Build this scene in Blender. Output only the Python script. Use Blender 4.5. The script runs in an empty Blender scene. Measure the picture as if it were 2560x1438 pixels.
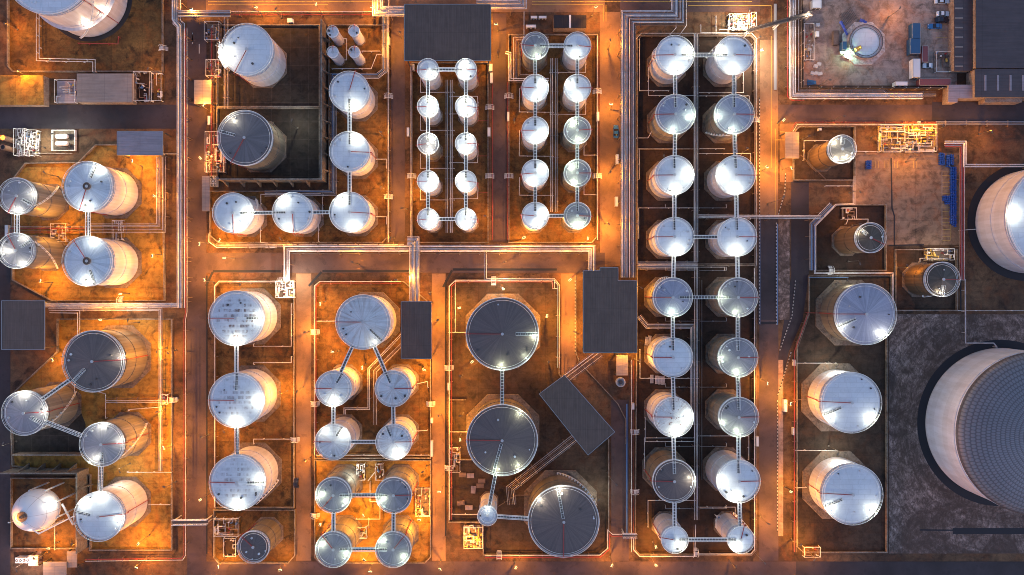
import bpy, math, random
from mathutils import Vector
random.seed(7)
R = math.radians
scn = bpy.context.scene
col = scn.collection

# ---------------------------------------------------------------- camera
H = 244.0            # flying height of the camera in metres
S = 7.0              # photograph pixels per metre on the ground
cd = bpy.data.cameras.new('camera'); cam = bpy.data.objects.new('camera', cd); col.objects.link(cam)
cam.location = (0, 0, H); cam.rotation_euler = (0, 0, 0)
cd.sensor_width = 36.0; cd.lens = 36.0*H/(2560/S); cd.clip_start = 1; cd.clip_end = 5000
scn.camera = cam

# ---------------------------------------------------------------- world, sun, exposure
w = bpy.data.worlds.new('World'); scn.world = w; w.use_nodes = True
nt = w.node_tree
sky = nt.nodes.new('ShaderNodeTexSky'); sky.sky_type = 'NISHITA'; sky.sun_disc = False
sky.sun_elevation = R(1.5); sky.sun_rotation = R(250); sky.air_density = 1.6; sky.dust_density = 1.0; sky.ozone_density = 4.0
bg = nt.nodes['Background']; bg.inputs['Strength'].default_value = 0.15
tint = nt.nodes.new('ShaderNodeMix'); tint.data_type = 'RGBA'; tint.blend_type = 'MULTIPLY'; tint.inputs[0].default_value = 1.0
tint.inputs[7].default_value = (1.50, 1.10, 0.93, 1)      # pink-lilac dusk
nt.links.new(sky.outputs[0], tint.inputs[6]); nt.links.new(tint.outputs[2], bg.inputs[0])
sd = bpy.data.lights.new('sun', 'SUN'); sd.energy = 0.05; sd.angle = R(25); sd.color = (0.95, 0.85, 1.0)
sun = bpy.data.objects.new('sun', sd); col.objects.link(sun); sun.rotation_euler = (R(50), 0, R(60))
scn.view_settings.view_transform = 'Standard'; scn.view_settings.look = 'None'
scn.view_settings.gamma = 1; scn.view_settings.exposure = 3.42
scn.render.engine = 'CYCLES'
scn.cycles.use_denoising = True
scn.cycles.use_light_tree = True; scn.cycles.filter_width = 0.95
scn.cycles.max_bounces = 4; scn.cycles.diffuse_bounces = 2; scn.cycles.glossy_bounces = 2
scn.cycles.sample_clamp_indirect = 4; scn.cycles.sample_clamp_direct = 0
scn.cycles.caustics_reflective = False; scn.cycles.caustics_refractive = False
ORANGE = (1.0, 0.385, 0.035); WHITE = (0.96, 1.0, 0.80); WARM = (1.0, 0.80, 0.55)
WE = 68.0           # watts of one white lamp on a tank rim
OE = 880.0          # watts of one sodium street lamp

# ---------------------------------------------------------------- helpers
def W(px, py, z=0.0):
    k = (H-z)/H/S
    return Vector(((px-1280)*k, -(py-719)*k, z))

class MB:
    def __init__(s): s.v = []; s.f = []
    def add(s, vs, fs):
        o = len(s.v); s.v += [tuple(v) for v in vs]; s.f += [tuple(i+o for i in f) for f in fs]; return s
    def box(s, cx, cy, cz, sx, sy, sz, rot=0.0):
        c, n = math.cos(rot), math.sin(rot); vs = []
        for dz in (-.5, .5):
            for dx, dy in ((-.5,-.5),(.5,-.5),(.5,.5),(-.5,.5)):
                X, Y = dx*sx, dy*sy
                vs.append((cx+X*c-Y*n, cy+X*n+Y*c, cz+dz*sz))
        return s.add(vs, [(3,2,1,0),(4,5,6,7),(0,1,5,4),(1,2,6,5),(2,3,7,6),(3,0,4,7)])
    def prism(s, pts, z0, z1, bottom=True):
        n = len(pts)
        a = sum(pts[i][0]*pts[(i+1)%n][1]-pts[(i+1)%n][0]*pts[i][1] for i in range(n))
        if a < 0: pts = pts[::-1]
        vs = [(p[0],p[1],z0) for p in pts]+[(p[0],p[1],z1) for p in pts]
        fs = [tuple(range(n, 2*n))]
        if bottom: fs.append(tuple(range(n-1,-1,-1)))
        fs += [(i,(i+1)%n,(i+1)%n+n,i+n) for i in range(n)]
        return s.add(vs, fs)
    def sheet(s, pts, z):
        n = len(pts)
        a = sum(pts[i][0]*pts[(i+1)%n][1]-pts[(i+1)%n][0]*pts[i][1] for i in range(n))
        if a < 0: pts = pts[::-1]
        return s.add([(p[0],p[1],z) for p in pts], [tuple(range(n))])
    def tube(s, path, r, n=6, caps=True):
        P = [Vector(p) for p in path]; m = len(P); vs = []
        for i, p in enumerate(P):
            a = (P[i]-P[i-1]).normalized() if i else None
            b = (P[i+1]-P[i]).normalized() if i < m-1 else None
            if a is None: t = b; k = 1.0
            elif b is None: t = a; k = 1.0
            else:
                t = (a+b)
                t = b if t.length < 1e-4 else t.normalized()
                k = 1.0/max(0.35, math.sqrt(max(0.0, (1+a.dot(b))/2)))
            up = Vector((0,0,1)) if abs(t.z) < 0.9 else Vector((0,1,0))
            e = t.cross(up).normalized(); u = e.cross(t).normalized()
            # mitre stretch lies in the plane of the bend
            for j in range(n):
                th = 2*math.pi*(j+.5)/n
                d = e*math.cos(th)*r*k + u*math.sin(th)*r*(1 if abs(t.z) < .9 else k)
                vs.append(p+d)
        fs = []
        for i in range(m-1):
            for j in range(n):
                k2 = (j+1) % n
                fs.append((i*n+j, (i+1)*n+j, (i+1)*n+k2, i*n+k2))
        if caps:
            fs.append(tuple(range(n))); fs.append(tuple((m-1)*n+j for j in range(n-1,-1,-1)))
        return s.add(vs, fs)
    def lathe(s, cx, cy, prof, n=48, a0=0.0):
        m = len(prof); vs = []
        for r, z in prof:
            for j in range(n):
                th = a0+2*math.pi*j/n
                vs.append((cx+r*math.cos(th), cy+r*math.sin(th), z))
        fs = []
        for i in range(m-1):
            for j in range(n):
                k = (j+1) % n
                fs.append((i*n+j, i*n+k, (i+1)*n+k, (i+1)*n+j))
        return s.add(vs, fs)
    def cyl(s, cx, cy, z0, z1, r, n=12, r1=None):
        r1 = r if r1 is None else r1
        return s.lathe(cx, cy, [(0.001,z0),(r,z0),(r1,z1),(0.001,z1)], n)
    def ring(s, cx, cy, r, z, t, n=64):      # round bar bent into a ring
        return s.lathe(cx, cy, [(r+t*math.cos(a), z+t*math.sin(a)) for a in [2*math.pi*i/5 for i in range(6)]], n)
    def ell(s, cx, cy, cz, rx, ry, rz, n=16, m=9):
        vs, fs = [], []
        for i in range(m+1):
            ph = math.pi*i/m-math.pi/2
            for j in range(n):
                th = 2*math.pi*j/n
                vs.append((cx+rx*math.cos(ph)*math.cos(th), cy+ry*math.cos(ph)*math.sin(th), cz+rz*math.sin(ph)))
        for i in range(m):
            for j in range(n):
                k = (j+1) % n
                fs.append((i*n+j, i*n+k, (i+1)*n+k, (i+1)*n+j))
        return s.add(vs, fs)

def mesh(name, mb, mat, smooth=True):
    me = bpy.data.meshes.new(name); me.from_pydata(mb.v, [], mb.f)
    if mat: me.materials.append(mat)
    if smooth:
        me.polygons.foreach_set('use_smooth', [True]*len(me.polygons))
        me.set_sharp_from_angle(angle=R(32))
    me.update(); return me
def obj(name, mb, mat, parent=None, smooth=True, loc=None):
    o = bpy.data.objects.new(name, mb if isinstance(mb, bpy.types.Mesh) else mesh(name, mb, mat, smooth))
    col.objects.link(o)
    if parent: o.parent = parent
    if loc: o.location = loc
    return o
def tag(o, label=None, cat=None, group=None, kind=None):
    if label: o['label'] = label
    if cat: o['category'] = cat
    if group: o['group'] = group
    if kind: o['kind'] = kind
    return o
def thing(name, label, cat, loc=(0,0,0), group=None, rz=0.0):
    o = bpy.data.objects.new(name, None); col.objects.link(o); o.location = loc; o.rotation_euler = (0,0,rz)
    o.empty_display_size = .5
    return tag(o, label, cat, group)
def lightdata(name, e, c, rad=0.18):
    l = bpy.data.lights.new(name, 'POINT'); l.energy = e; l.color = c; l.shadow_soft_size = rad; return l
def addlight(ld, parent, loc):
    o = bpy.data.objects.new('lamp_light', ld); col.objects.link(o); o.parent = parent; o.location = loc; return o

# ---------------------------------------------------------------- materials
def M(name, base, rough=0.6, metal=0.0, spec=0.5, emit=None):
    m = bpy.data.materials.new(name); m.use_nodes = True
    b = m.node_tree.nodes['Principled BSDF']
    b.inputs['Base Color'].default_value = (*base, 1); b.inputs['Roughness'].default_value = rough
    b.inputs['Metallic'].default_value = metal; b.inputs['Specular IOR Level'].default_value = spec
    if emit:
        b.inputs['Emission Color'].default_value = (*emit[0], 1); b.inputs['Emission Strength'].default_value = emit[1]
    return m
class N:
    def __init__(s, m): s.t = m.node_tree; s.b = s.t.nodes['Principled BSDF']
    def n(s, typ, **kw):
        d = s.t.nodes.new('ShaderNode'+typ)
        for k, v in kw.items():
            if k in d.inputs.keys() if not k.startswith('_') else False: d.inputs[k].default_value = v
            else: setattr(d, k.lstrip('_'), v)
        return d
    def l(s, a, b): s.t.links.new(a, b)
    def math(s, op, a, b=None, c=None):
        d = s.t.nodes.new('ShaderNodeMath'); d.operation = op
        for i, x in enumerate((a, b, c)):
            if x is None: continue
            if isinstance(x, (int, float)): d.inputs[i].default_value = x
            else: s.l(x, d.inputs[i])
        return d.outputs[0]
    def coord(s): return s.n('TexCoord').outputs['Object']
    def noise(s, vec, scale, detail=4, rough=.55, dist=0.0):
        d = s.n('TexNoise', Scale=scale, Detail=detail, Roughness=rough, Distortion=dist)
        if vec: s.l(vec, d.inputs['Vector'])
        return d.outputs['Fac']
    def ramp(s, fac, stops):
        d = s.n('ValToRGB'); e = d.color_ramp.elements
        while len(e) < len(stops): e.new(0.5)
        for i, (p, c) in enumerate(stops):
            e[i].position = p; e[i].color = (*c, 1) if len(c) == 3 else c
        s.l(fac, d.inputs[0]); return d.outputs[0]
    def mix(s, fac, a, b, blend='MIX'):
        d = s.n('Mix', _data_type='RGBA', _blend_type=blend)
        for inp, x in ((d.inputs[0], fac), (d.inputs[6], a), (d.inputs[7], b)):
            if isinstance(x, (int, float)): inp.default_value = x
            elif isinstance(x, tuple): inp.default_value = (*x, 1)
            else: s.l(x, inp)
        return d.outputs[2]
    def mapping(s, vec, sc=(1,1,1), loc=(0,0,0)):
        d = s.n('Mapping'); d.inputs['Scale'].default_value = sc; d.inputs['Location'].default_value = loc
        s.l(vec, d.inputs[0]); return d.outputs[0]
    def color(s, c): s.l(c, s.b.inputs['Base Color'])
    def bump(s, h, strength=.3, dist=.05):
        d = s.n('Bump', Strength=strength, Distance=dist); s.l(h, d.inputs['Height']); s.l(d.outputs[0], s.b.inputs['Normal'])
    def polar(s):
        sep = s.n('SeparateXYZ'); s.l(s.coord(), sep.inputs[0])
        x, y = sep.outputs[0], sep.outputs[1]
        ang = s.math('ARCTAN2', y, x)
        r = s.math('SQRT', s.math('ADD', s.math('MULTIPLY', x, x), s.math('MULTIPLY', y, y)))
        return x, y, sep.outputs[2], ang, r

def concrete(name, c1, c2, c3, scale=.05, grid=None, fine=.35, joint=False):
    """stained concrete: c1 clean, c2 worn, c3 dark oily patches; grid = joint spacing in metres"""
    m = M(name, c1, .82, 0, .3); n = N(m); co = n.coord()
    big = n.noise(co, scale, 6, .62, .6)
    mid = n.noise(n.mapping(co, (1,1,1), (31,7,0)), scale*4.5, 5, .65, .8)
    c = n.mix(n.ramp(big, [(.38,(0,0,0)),(.62,(1,1,1))]), c1, c2)
    f = n.math('MULTIPLY', n.ramp(mid, [(.50,(0,0,0)),(.66,(1,1,1))]), n.ramp(n.noise(n.mapping(co,(1,1,1),(5,90,0)), scale*1.6, 3), [(.40,(0,0,0)),(.58,(1,1,1))]))
    c = n.mix(n.math('MULTIPLY', f, .92), c, c3)
    ru = n.noise(n.mapping(co,(1,1,1),(13,55,0)), scale*3.1, 5, .6, 1.2)
    c = n.mix(n.ramp(ru, [(.5,(0,0,0)),(.66,(.55,.55,.55))]), c, tuple(v*k for v, k in zip(c1, (.95,.62,.45))))
    gr = n.noise(n.mapping(co,(1,1,1),(70,15,0)), scale*9, 6, .7, .6)
    c = n.mix(.75, c, n.ramp(gr, [(.34,(.35,.33,.3)),(.56,(1,1,1))]), 'MULTIPLY')
    fn = n.noise(co, 2.2, 6, .75)
    c = n.mix(fine, c, n.ramp(fn, [(.3,(.25,.25,.25)),(.72,(1,1,1))]), 'MULTIPLY')
    # brushed drag marks
    st = n.noise(n.mapping(co, (.12, 1.6, 1)), .55, 4, .6)
    c = n.mix(.28, c, n.ramp(st, [(.35,(.45,.45,.45)),(.6,(1,1,1))]), 'MULTIPLY')
    if grid:
        b = n.n('TexBrick', _offset=0.0, _squash=1.0, Scale=1.0); b.inputs['Mortar Size'].default_value = .06/grid*1.0
        b.inputs['Brick Width'].default_value = grid; b.inputs['Row Height'].default_value = grid
        b.inputs['Mortar Size'].default_value = .07; b.inputs['Color1'].default_value = (1,1,1,1)
        b.inputs['Color2'].default_value = (.72,.72,.72,1); b.inputs['Mortar'].default_value = (.38,.38,.38,1) if not joint else (2.6,2.6,2.6,1); n.l(co, b.inputs[0])
        c = n.mix(.6, c, b.outputs[0], 'MULTIPLY')
    n.color(c); n.bump(fn, .25, .05)
    return m
def asphalt(name, c):
    m = M(name, c, .7, 0, .35); n = N(m); co = n.coord()
    a = n.noise(co, .07, 5, .6, .3); b = n.noise(co, 3.0, 5, .8)
    k = n.mix(n.ramp(a, [(.35,(0,0,0)),(.65,(1,1,1))]), tuple(x*.7 for x in c), tuple(min(1,x*1.45) for x in c))
    k = n.mix(.4, k, n.ramp(b, [(.3,(.45,.45,.45)),(.7,(1,1,1))]), 'MULTIPLY')
    p = n.noise(n.mapping(co,(1,1,1),(77,3,0)), .35, 3, .5, .2)
    k = n.mix(n.math('MULTIPLY', n.ramp(p, [(.60,(0,0,0)),(.64,(1,1,1))]), .35), k, tuple(x*.45 for x in c))
    n.color(k); n.bump(b, .3, .03); return m

MAT = {}
MAT['ground'] = concrete('verge_ground', (.21,.115,.06), (.085,.047,.03), (.02,.013,.011), .04, None, .5)
MAT['road'] = asphalt('road_asphalt', (.078,.048,.046))
MAT['road_new'] = asphalt('road_asphalt_dark', (.036,.027,.032))
MAT['road_warm'] = asphalt('road_concrete', (.19,.105,.06))
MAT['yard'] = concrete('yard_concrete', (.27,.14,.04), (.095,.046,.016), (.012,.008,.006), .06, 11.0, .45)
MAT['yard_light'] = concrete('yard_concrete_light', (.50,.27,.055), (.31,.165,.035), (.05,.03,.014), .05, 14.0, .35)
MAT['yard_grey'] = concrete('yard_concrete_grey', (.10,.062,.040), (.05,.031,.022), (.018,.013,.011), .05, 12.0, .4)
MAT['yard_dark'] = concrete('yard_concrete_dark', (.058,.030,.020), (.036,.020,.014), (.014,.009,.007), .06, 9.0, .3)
MAT['yard_slab'] = concrete('yard_concrete_slabs', (.034,.026,.022), (.050,.036,.027), (.015,.012,.011), .05, 6.6, .3, True)
MAT['sandy'] = concrete('sandy_ground', (.50,.34,.27), (.38,.255,.205), (.20,.135,.11), .04, None, .35)
MAT['apron'] = concrete('apron_concrete', (.36,.235,.165), (.26,.17,.12), (.10,.068,.052), .04, 24.0, .25)
MAT['blackring'] = M('bitumen_ring', (.012,.012,.018), .8)
MAT['wall'] = concrete('wall_concrete', (.34,.29,.25), (.22,.18,.15), (.08,.06,.05), .15, None, .3)
MAT['pad'] = concrete('pad_concrete', (.24,.185,.15), (.17,.13,.105), (.08,.06,.05), .12, None, .3)
def grass_mat():
    m = M('dry_grass', (.2,.2,.2), .95, 0, .1); n = N(m); co = n.coord()
    sw = n.n('VectorMath', _operation='LENGTH'); n.l(n.mapping(co,(1,1,1),(-176,52,0)), sw.inputs[0])
    tr = n.noise(None, 1.0, 4, .6); 
    cm = n.n('CombineXYZ'); n.l(n.math('MULTIPLY', sw.outputs['Value'], .55), cm.inputs[0]); 
    ring = n.noise(cm.outputs[0], 1.0, 5, .7)
    a = n.noise(co, .045, 6, .7, 1.6); b = n.noise(n.mapping(co,(1,.5,1)), .9, 8, .85, 1.5); c2 = n.noise(n.mapping(co,(1,1,1),(40,40,0)), .14, 6, .75, 2.5)
    f = n.math('MULTIPLY', n.ramp(a, [(.40,(.12,.12,.12)),(.58,(1,1,1))]), n.ramp(b, [(.40,(.03,.03,.03)),(.62,(1,1,1))]))
    f = n.math('MULTIPLY', f, n.ramp(c2, [(.40,(.15,.15,.15)),(.56,(1,1,1))]))
    f = n.math('MULTIPLY', f, n.ramp(ring, [(.38,(.35,.35,.35)),(.55,(1,1,1))]))
    n.color(n.mix(f, (.080,.056,.047), (.54,.395,.345))); n.bump(b, .8, .25); return m
MAT['grass'] = grass_mat()

def roof_white(name, base, seams=.10, stain=None):
    m = M(name, base, .42, 0, .45); n = N(m); x, y, z, ang, r = n.polar()
    seg = n.math('ABSOLUTE', n.math('SINE', n.math('MULTIPLY', ang, 3.5)))
    line = n.ramp(seg, [(0,(0,0,0)),(.10,(1,1,1))])
    oi = n.n('ObjectInfo'); cmb = n.n('CombineXYZ'); n.l(n.math('MULTIPLY', ang, 6.0), cmb.inputs[0])
    n.l(n.math('MULTIPLY', r, .10), cmb.inputs[1]); n.l(n.math('MULTIPLY', oi.outputs['Random'], 40), cmb.inputs[2])
    st = n.noise(cmb.outputs[0], 1.3, 5, .6)
    c = n.mix(seams, base, line, 'MULTIPLY')
    sc = stain or (.62,.60,.58)
    c = n.mix(n.math('MULTIPLY', n.ramp(st, [(.45,(0,0,0)),(.72,(1,1,1))]), .8 if stain else .3), c, sc)
    co = n.coord(); sh = n.n('CombineXYZ'); n.l(n.math('MULTIPLY', oi.outputs['Random'], 60), sh.inputs[2])
    va = n.n('VectorMath', _operation='ADD'); n.l(co, va.inputs[0]); n.l(sh.outputs[0], va.inputs[1])
    d = n.noise(va.outputs[0], .35, 6, .65, .5)
    pl = n.n('TexBrick', _offset=.5, Scale=1.0); pl.inputs['Brick Width'].default_value = 4.2; pl.inputs['Row Height'].default_value = 1.7; pl.inputs['Mortar Size'].default_value = .05
    pl.inputs['Color1'].default_value = (1,1,1,1); pl.inputs['Color2'].default_value = (.86,.86,.86,1); pl.inputs['Mortar'].default_value = (.62,.6,.58,1); n.l(co, pl.inputs[0])
    c = n.mix(.55, c, pl.outputs[0], 'MULTIPLY')
    sp = n.math('MULTIPLY', n.ramp(n.noise(n.mapping(va.outputs[0],(1,1,1),(3,9,0)), 1.3, 5, .75), [(.60,(0,0,0)),(.70,(1,1,1))]), n.math('MULTIPLY', oi.outputs['Random'], .5))
    c = n.mix(sp, c, (.26,.2,.17))
    c = n.mix(n.math('MULTIPLY', oi.outputs['Random'], .28), c, (.40,.39,.40))
    c = n.mix(.4, c, n.ramp(d, [(.3,(.7,.7,.7)),(.6,(1,1,1))]), 'MULTIPLY')
    n.color(c); n.bump(seg, .12, .03); return m
MAT['roof_W'] = roof_white('white_roof_paint', (.68,.68,.71))
MAT['roof_S'] = roof_white('streaked_white_roof', (.64,.63,.64), .35, (.36,.27,.22))
def roof_rust(name, rows, radius=8.2):
    m = roof_white(name, (.66,.65,.68), .05); n = N(m)
    src = n.b.inputs['Base Color'].links[0].from_socket; co = n.coord(); x, y, z, ang, r = n.polar()
    oi = n.n('ObjectInfo'); sh = n.n('CombineXYZ'); n.l(n.math('MULTIPLY', oi.outputs['Random'], 50), sh.inputs[2])
    va = n.n('VectorMath', _operation='ADD'); n.l(co, va.inputs[0]); n.l(sh.outputs[0], va.inputs[1])
    cx = n.math('FLOOR', n.math('DIVIDE', x, .62)); cy = n.math('FLOOR', n.math('DIVIDE', y, 1.75))
    cell = n.n('CombineXYZ'); n.l(cx, cell.inputs[0]); n.l(cy, cell.inputs[1]); n.l(n.math('MULTIPLY', oi.outputs['Random'], 30), cell.inputs[2])
    wn = n.n('TexWhiteNoise', _noise_dimensions='3D'); n.l(cell.outputs[0], wn.inputs[0])
    fy = n.math('ABSOLUTE', n.math('SUBTRACT', n.math('FRACT', n.math('DIVIDE', y, 1.75)), .5))
    row = n.ramp(fy, [(.24,(1,1,1)),(.32,(0,0,0))])
    grp = n.ramp(n.noise(va.outputs[0], .28, 2, .5), [(.37,(0,0,0)),(.50,(1,1,1))])
    f = n.math('MULTIPLY', n.ramp(wn.outputs[0], [(.25,(.1,.1,.1)),(.7,(1,1,1))]), row)
    f = n.math('MULTIPLY', f, grp)
    f = n.math('MULTIPLY', f, n.ramp(n.math('DIVIDE', r, radius), [(.72,(1,1,1)),(.9,(0,0,0))]))
    f = n.math('MULTIPLY', f, n.ramp(n.noise(co, 2.2, 5, .75), [(.30,(.15,.15,.15)),(.55,(1,1,1))]))
    rim = n.math('MULTIPLY', n.ramp(n.noise(n.mapping(va.outputs[0],(1,1,1),(9,4,0)), 1.4, 4, .7), [(.60,(0,0,0)),(.68,(1,1,1))]), n.ramp(n.math('DIVIDE', r, radius), [(.6,(0,0,0)),(.85,(.6,.6,.6))]))
    f = n.math('MAXIMUM', f, rim)
    n.color(n.mix(n.math('MULTIPLY', f, rows), src, (.13,.065,.05))); return m
def roof_spots(name):
    m = roof_white(name, (.66,.65,.64), .3, (.5,.42,.36)); n = N(m); src = n.b.inputs['Base Color'].links[0].from_socket; co = n.coord(); x, y, z, ang, r = n.polar()
    f = n.ramp(n.noise(co, 1.1, 4, .7, .6), [(.58,(0,0,0)),(.63,(1,1,1))]); f = n.math('MULTIPLY', f, n.ramp(n.noise(co, .25, 2), [(.45,(0,0,0)),(.55,(1,1,1))]))
    n.color(n.mix(f, src, (.16,.06,.045))); return m
MAT['roof_Q'] = roof_spots('rust_spotted_roof')
MAT['roof_R'] = roof_rust('rust_patched_roof', .95)
MAT['roof_P'] = roof_rust('faintly_patched_roof', .55)
def roof_alu(name, base, metal=.75, rough=.38, seams=24, dark=.35):
    m = M(name, base, rough, metal, .5); n = N(m); x, y, z, ang, r = n.polar()
    oi = n.n('ObjectInfo'); cmb = n.n('CombineXYZ')
    n.l(n.math('FLOOR', n.math('MULTIPLY', ang, seams/3.14159*1.0)), cmb.inputs[0]); n.l(n.math('MULTIPLY', oi.outputs['Random'], 20), cmb.inputs[1])
    wn = n.n('TexWhiteNoise', _noise_dimensions='2D'); n.l(cmb.outputs[0], wn.inputs[0])
    sheet_ = n.ramp(wn.outputs[0], [(0,(1-dark,)*3),(1,(1,1,1))])
    cm2 = n.n('CombineXYZ'); n.l(n.math('MULTIPLY', ang, 22), cm2.inputs[0]); n.l(n.math('MULTIPLY', r, .25), cm2.inputs[1]); n.l(oi.outputs['Random'], cm2.inputs[2])
    br = n.noise(cm2.outputs[0], 1.5, 4, .6)
    c = n.mix(1.0, base, sheet_, 'MULTIPLY')
    c = n.mix(.5, c, n.ramp(br, [(.3,(.5,.5,.5)),(.7,(1,1,1))]), 'MULTIPLY')
    ringl = n.ramp(n.math('ABSOLUTE', n.math('SINE', n.math('MULTIPLY', r, 1.55))), [(0,(.62,)*3),(.07,(1,1,1))])
    c = n.mix(.6, c, ringl, 'MULTIPLY')
    sl = n.math('ABSOLUTE', n.math('SINE', n.math('MULTIPLY', ang, seams)))
    c = n.mix(.7, c, n.ramp(sl, [(0,(.45,)*3),(.12,(1,1,1))]), 'MULTIPLY')
    n.color(c); n.bump(n.math('ADD', br, n.math('MULTIPLY', sl, .3)), .35, .04)
    rr = n.ramp(br, [(.3,(rough-.1,)*3),(.7,(rough+.14,)*3)]); n.l(rr, n.b.inputs['Roughness']); return m
MAT['roof_A'] = roof_alu('aluminium_roof', (.66,.67,.72), .35, .42, 20, .22)
MAT['roof_G'] = roof_alu('grey_sheet_roof', (.36,.32,.33), .35, .40, 30, .22)
MAT['roof_D'] = roof_alu('dark_sheet_roof', (.165,.12,.108), .15, .46, 46, .2)
MAT['roof_K'] = roof_alu('dull_grey_roof', (.22,.18,.175), .25, .44, 36, .25)
MAT['roof_U'] = roof_alu('bright_tan_roof', (.36,.30,.24), .45, .36, 18, .3)
MAT['roof_T'] = roof_alu('tan_sheet_roof', (.125,.09,.065), .3, .36, 18, .35)
MAT['roof_B'] = roof_alu('blue_grey_sheet_roof', (.42,.40,.47), .35, .42, 30, .22)
def wall_smooth(name, base):
    m = M(name, base, .45, 0, .4); n = N(m); x, y, z, ang, r = n.polar()
    zl = n.math('ABSOLUTE', n.math('SINE', n.math('MULTIPLY', z, math.pi/2.4)))
    c = n.mix(.4, base, n.ramp(zl, [(0,(.6,.55,.5)),(.05,(1,1,1))]), 'MULTIPLY')
    cm = n.n('CombineXYZ'); n.l(n.math('MULTIPLY', ang, 9), cm.inputs[0]); n.l(n.math('MULTIPLY', z, .08), cm.inputs[1])
    c = n.mix(.5, c, n.ramp(n.noise(cm.outputs[0], 1.2, 5, .6), [(.35,(.66,.6,.55)),(.62,(1,1,1))]), 'MULTIPLY')
    seam = n.math('ABSOLUTE', n.math('SINE', n.math('ADD', n.math('MULTIPLY', ang, 9), n.math('MULTIPLY', n.math('FLOOR', n.math('DIVIDE', z, 2.4)), 1.2))))
    c = n.mix(.35, c, n.ramp(seam, [(0,(.5,.45,.42)),(.03,(1,1,1))]), 'MULTIPLY')
    pr = n.n('TexWhiteNoise', _noise_dimensions='1D'); n.l(n.math('FLOOR', n.math('DIVIDE', z, 2.4)), pr.inputs['W'])
    c = n.mix(.5, c, n.ramp(pr.outputs[0], [(0,(.82,.80,.78)),(1,(1,1,1))]), 'MULTIPLY')
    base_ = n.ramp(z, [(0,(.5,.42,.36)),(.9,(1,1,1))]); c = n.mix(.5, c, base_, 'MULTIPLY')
    n.color(c); return m
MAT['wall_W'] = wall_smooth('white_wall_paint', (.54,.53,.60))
def wall_rib(name, base):
    m = M(name, base, .48, .25, .5); n = N(m); x, y, z, ang, r = n.polar()
    rl = n.math('ABSOLUTE', n.math('SINE', n.math('MULTIPLY', ang, 26)))
    cm = n.n('CombineXYZ'); n.l(n.math('FLOOR', n.math('MULTIPLY', ang, 26/3.14159)), cm.inputs[0])
    wn = n.n('TexWhiteNoise', _noise_dimensions='2D'); n.l(cm.outputs[0], wn.inputs[0])
    c = n.mix(1.0, base, n.ramp(wn.outputs[0], [(0,(.68,)*3),(1,(1,1,1))]), 'MULTIPLY')
    c = n.mix(.8, c, n.ramp(rl, [(0,(.4,)*3),(.15,(1,1,1))]), 'MULTIPLY')
    zl = n.math('ABSOLUTE', n.math('SINE', n.math('MULTIPLY', z, math.pi/1.9)))
    c = n.mix(.5, c, n.ramp(zl, [(0,(.55,)*3),(.06,(1,1,1))]), 'MULTIPLY')
    n.color(c); n.bump(rl, .4, .06); return m
MAT['wall_G'] = wall_rib('ribbed_cladding', (.30,.27,.235))
MAT['wall_D'] = wall_rib('ribbed_cladding_dark', (.22,.185,.15))
MAT['wall_L'] = wall_smooth('fresh_white_wall_paint', (.74,.72,.76))
MAT['wall_T'] = wall_rib('tan_cladding', (.19,.12,.075))
MAT['steel'] = M('galvanised_steel', (.45,.43,.43), .5, .15)
MAT['rail'] = M('painted_rail', (.78,.77,.75), .5, .1)
MAT['grating'] = M('steel_grating', (.10,.09,.09), .6, .4)
MAT['red'] = M('red_pipe_paint', (.27,.025,.025), .5)
MAT['white_pipe'] = M('white_pipe_paint', (.72,.70,.72), .4)
MAT['pale_pipe'] = M('clad_pipe', (.55,.53,.58), .38, .35)
MAT['brown_pipe'] = M('weathered_pipe', (.21,.155,.135), .55, .2)
MAT['grey_pipe'] = M('grey_pipe', (.30,.31,.34), .45, .3)
MAT['blue_pipe'] = M('blue_pipe', (.10,.19,.36), .45, .1)
def pipe_mat(name, base, dirt, rough=.42, metal=0.0):
    m = M(name, base, rough, metal); n = N(m); co = n.coord()
    f = n.ramp(n.noise(co, .45, 5, .7), [(.42,(0,0,0)),(.66,(1,1,1))]); g2 = n.ramp(n.noise(co, 3.0, 4, .7), [(.35,(.6,.6,.6)),(.6,(1,1,1))])
    n.color(n.mix(.7, n.mix(n.math('MULTIPLY', f, .7), base, dirt), g2, 'MULTIPLY')); return m
MAT['white_pipe'] = pipe_mat('white_pipe_paint', (.72,.69,.69), (.42,.33,.28)); MAT['pale_pipe'] = pipe_mat('clad_pipe', (.54,.50,.53), (.30,.25,.22), .38, .3)
MAT['brown_pipe'] = pipe_mat('weathered_pipe', (.20,.13,.10), (.08,.05,.035), .55, .1)
MAT['black'] = M('black_rubber', (.015,.015,.018), .6)
MAT['dark_steel'] = M('dark_steel', (.07,.06,.06), .6, .2)
MAT['pole'] = M('lamp_pole_paint', (.10,.085,.075), .6, .1)
MAT['lamp_orange'] = M('lit_sodium_glass', (.9,.6,.3), .3, 0, .5, ((1,.60,.22), 1.2))
MAT['lamp_white'] = M('lit_white_glass', (.9,.9,.9), .3, 0, .5, ((.95,1,.95), 3.5))
MAT['ember'] = M('flame_glow', (.9,.2,.05), .6, 0, .3, ((1,.13,.015), .5))
MAT['blue'] = M('blue_plastic', (.012,.06,.30), .35)
MAT['bluebox'] = M('blue_container_paint', (.02,.075,.17), .5)
MAT['redbox'] = M('maroon_container_paint', (.16,.045,.05), .6)
MAT['whitebox'] = M('white_metal_sheet', (.60,.60,.62), .5)
MAT['yellow'] = M('yellow_line_paint', (.50,.33,.07), .7)
MAT['whiteline'] = M('white_line_paint', (.55,.52,.50), .7)
MAT['glass'] = M('car_glass', (.02,.02,.03), .15)
MAT['tarp'] = M('blue_tarpaulin', (.05,.08,.35), .6)
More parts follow.
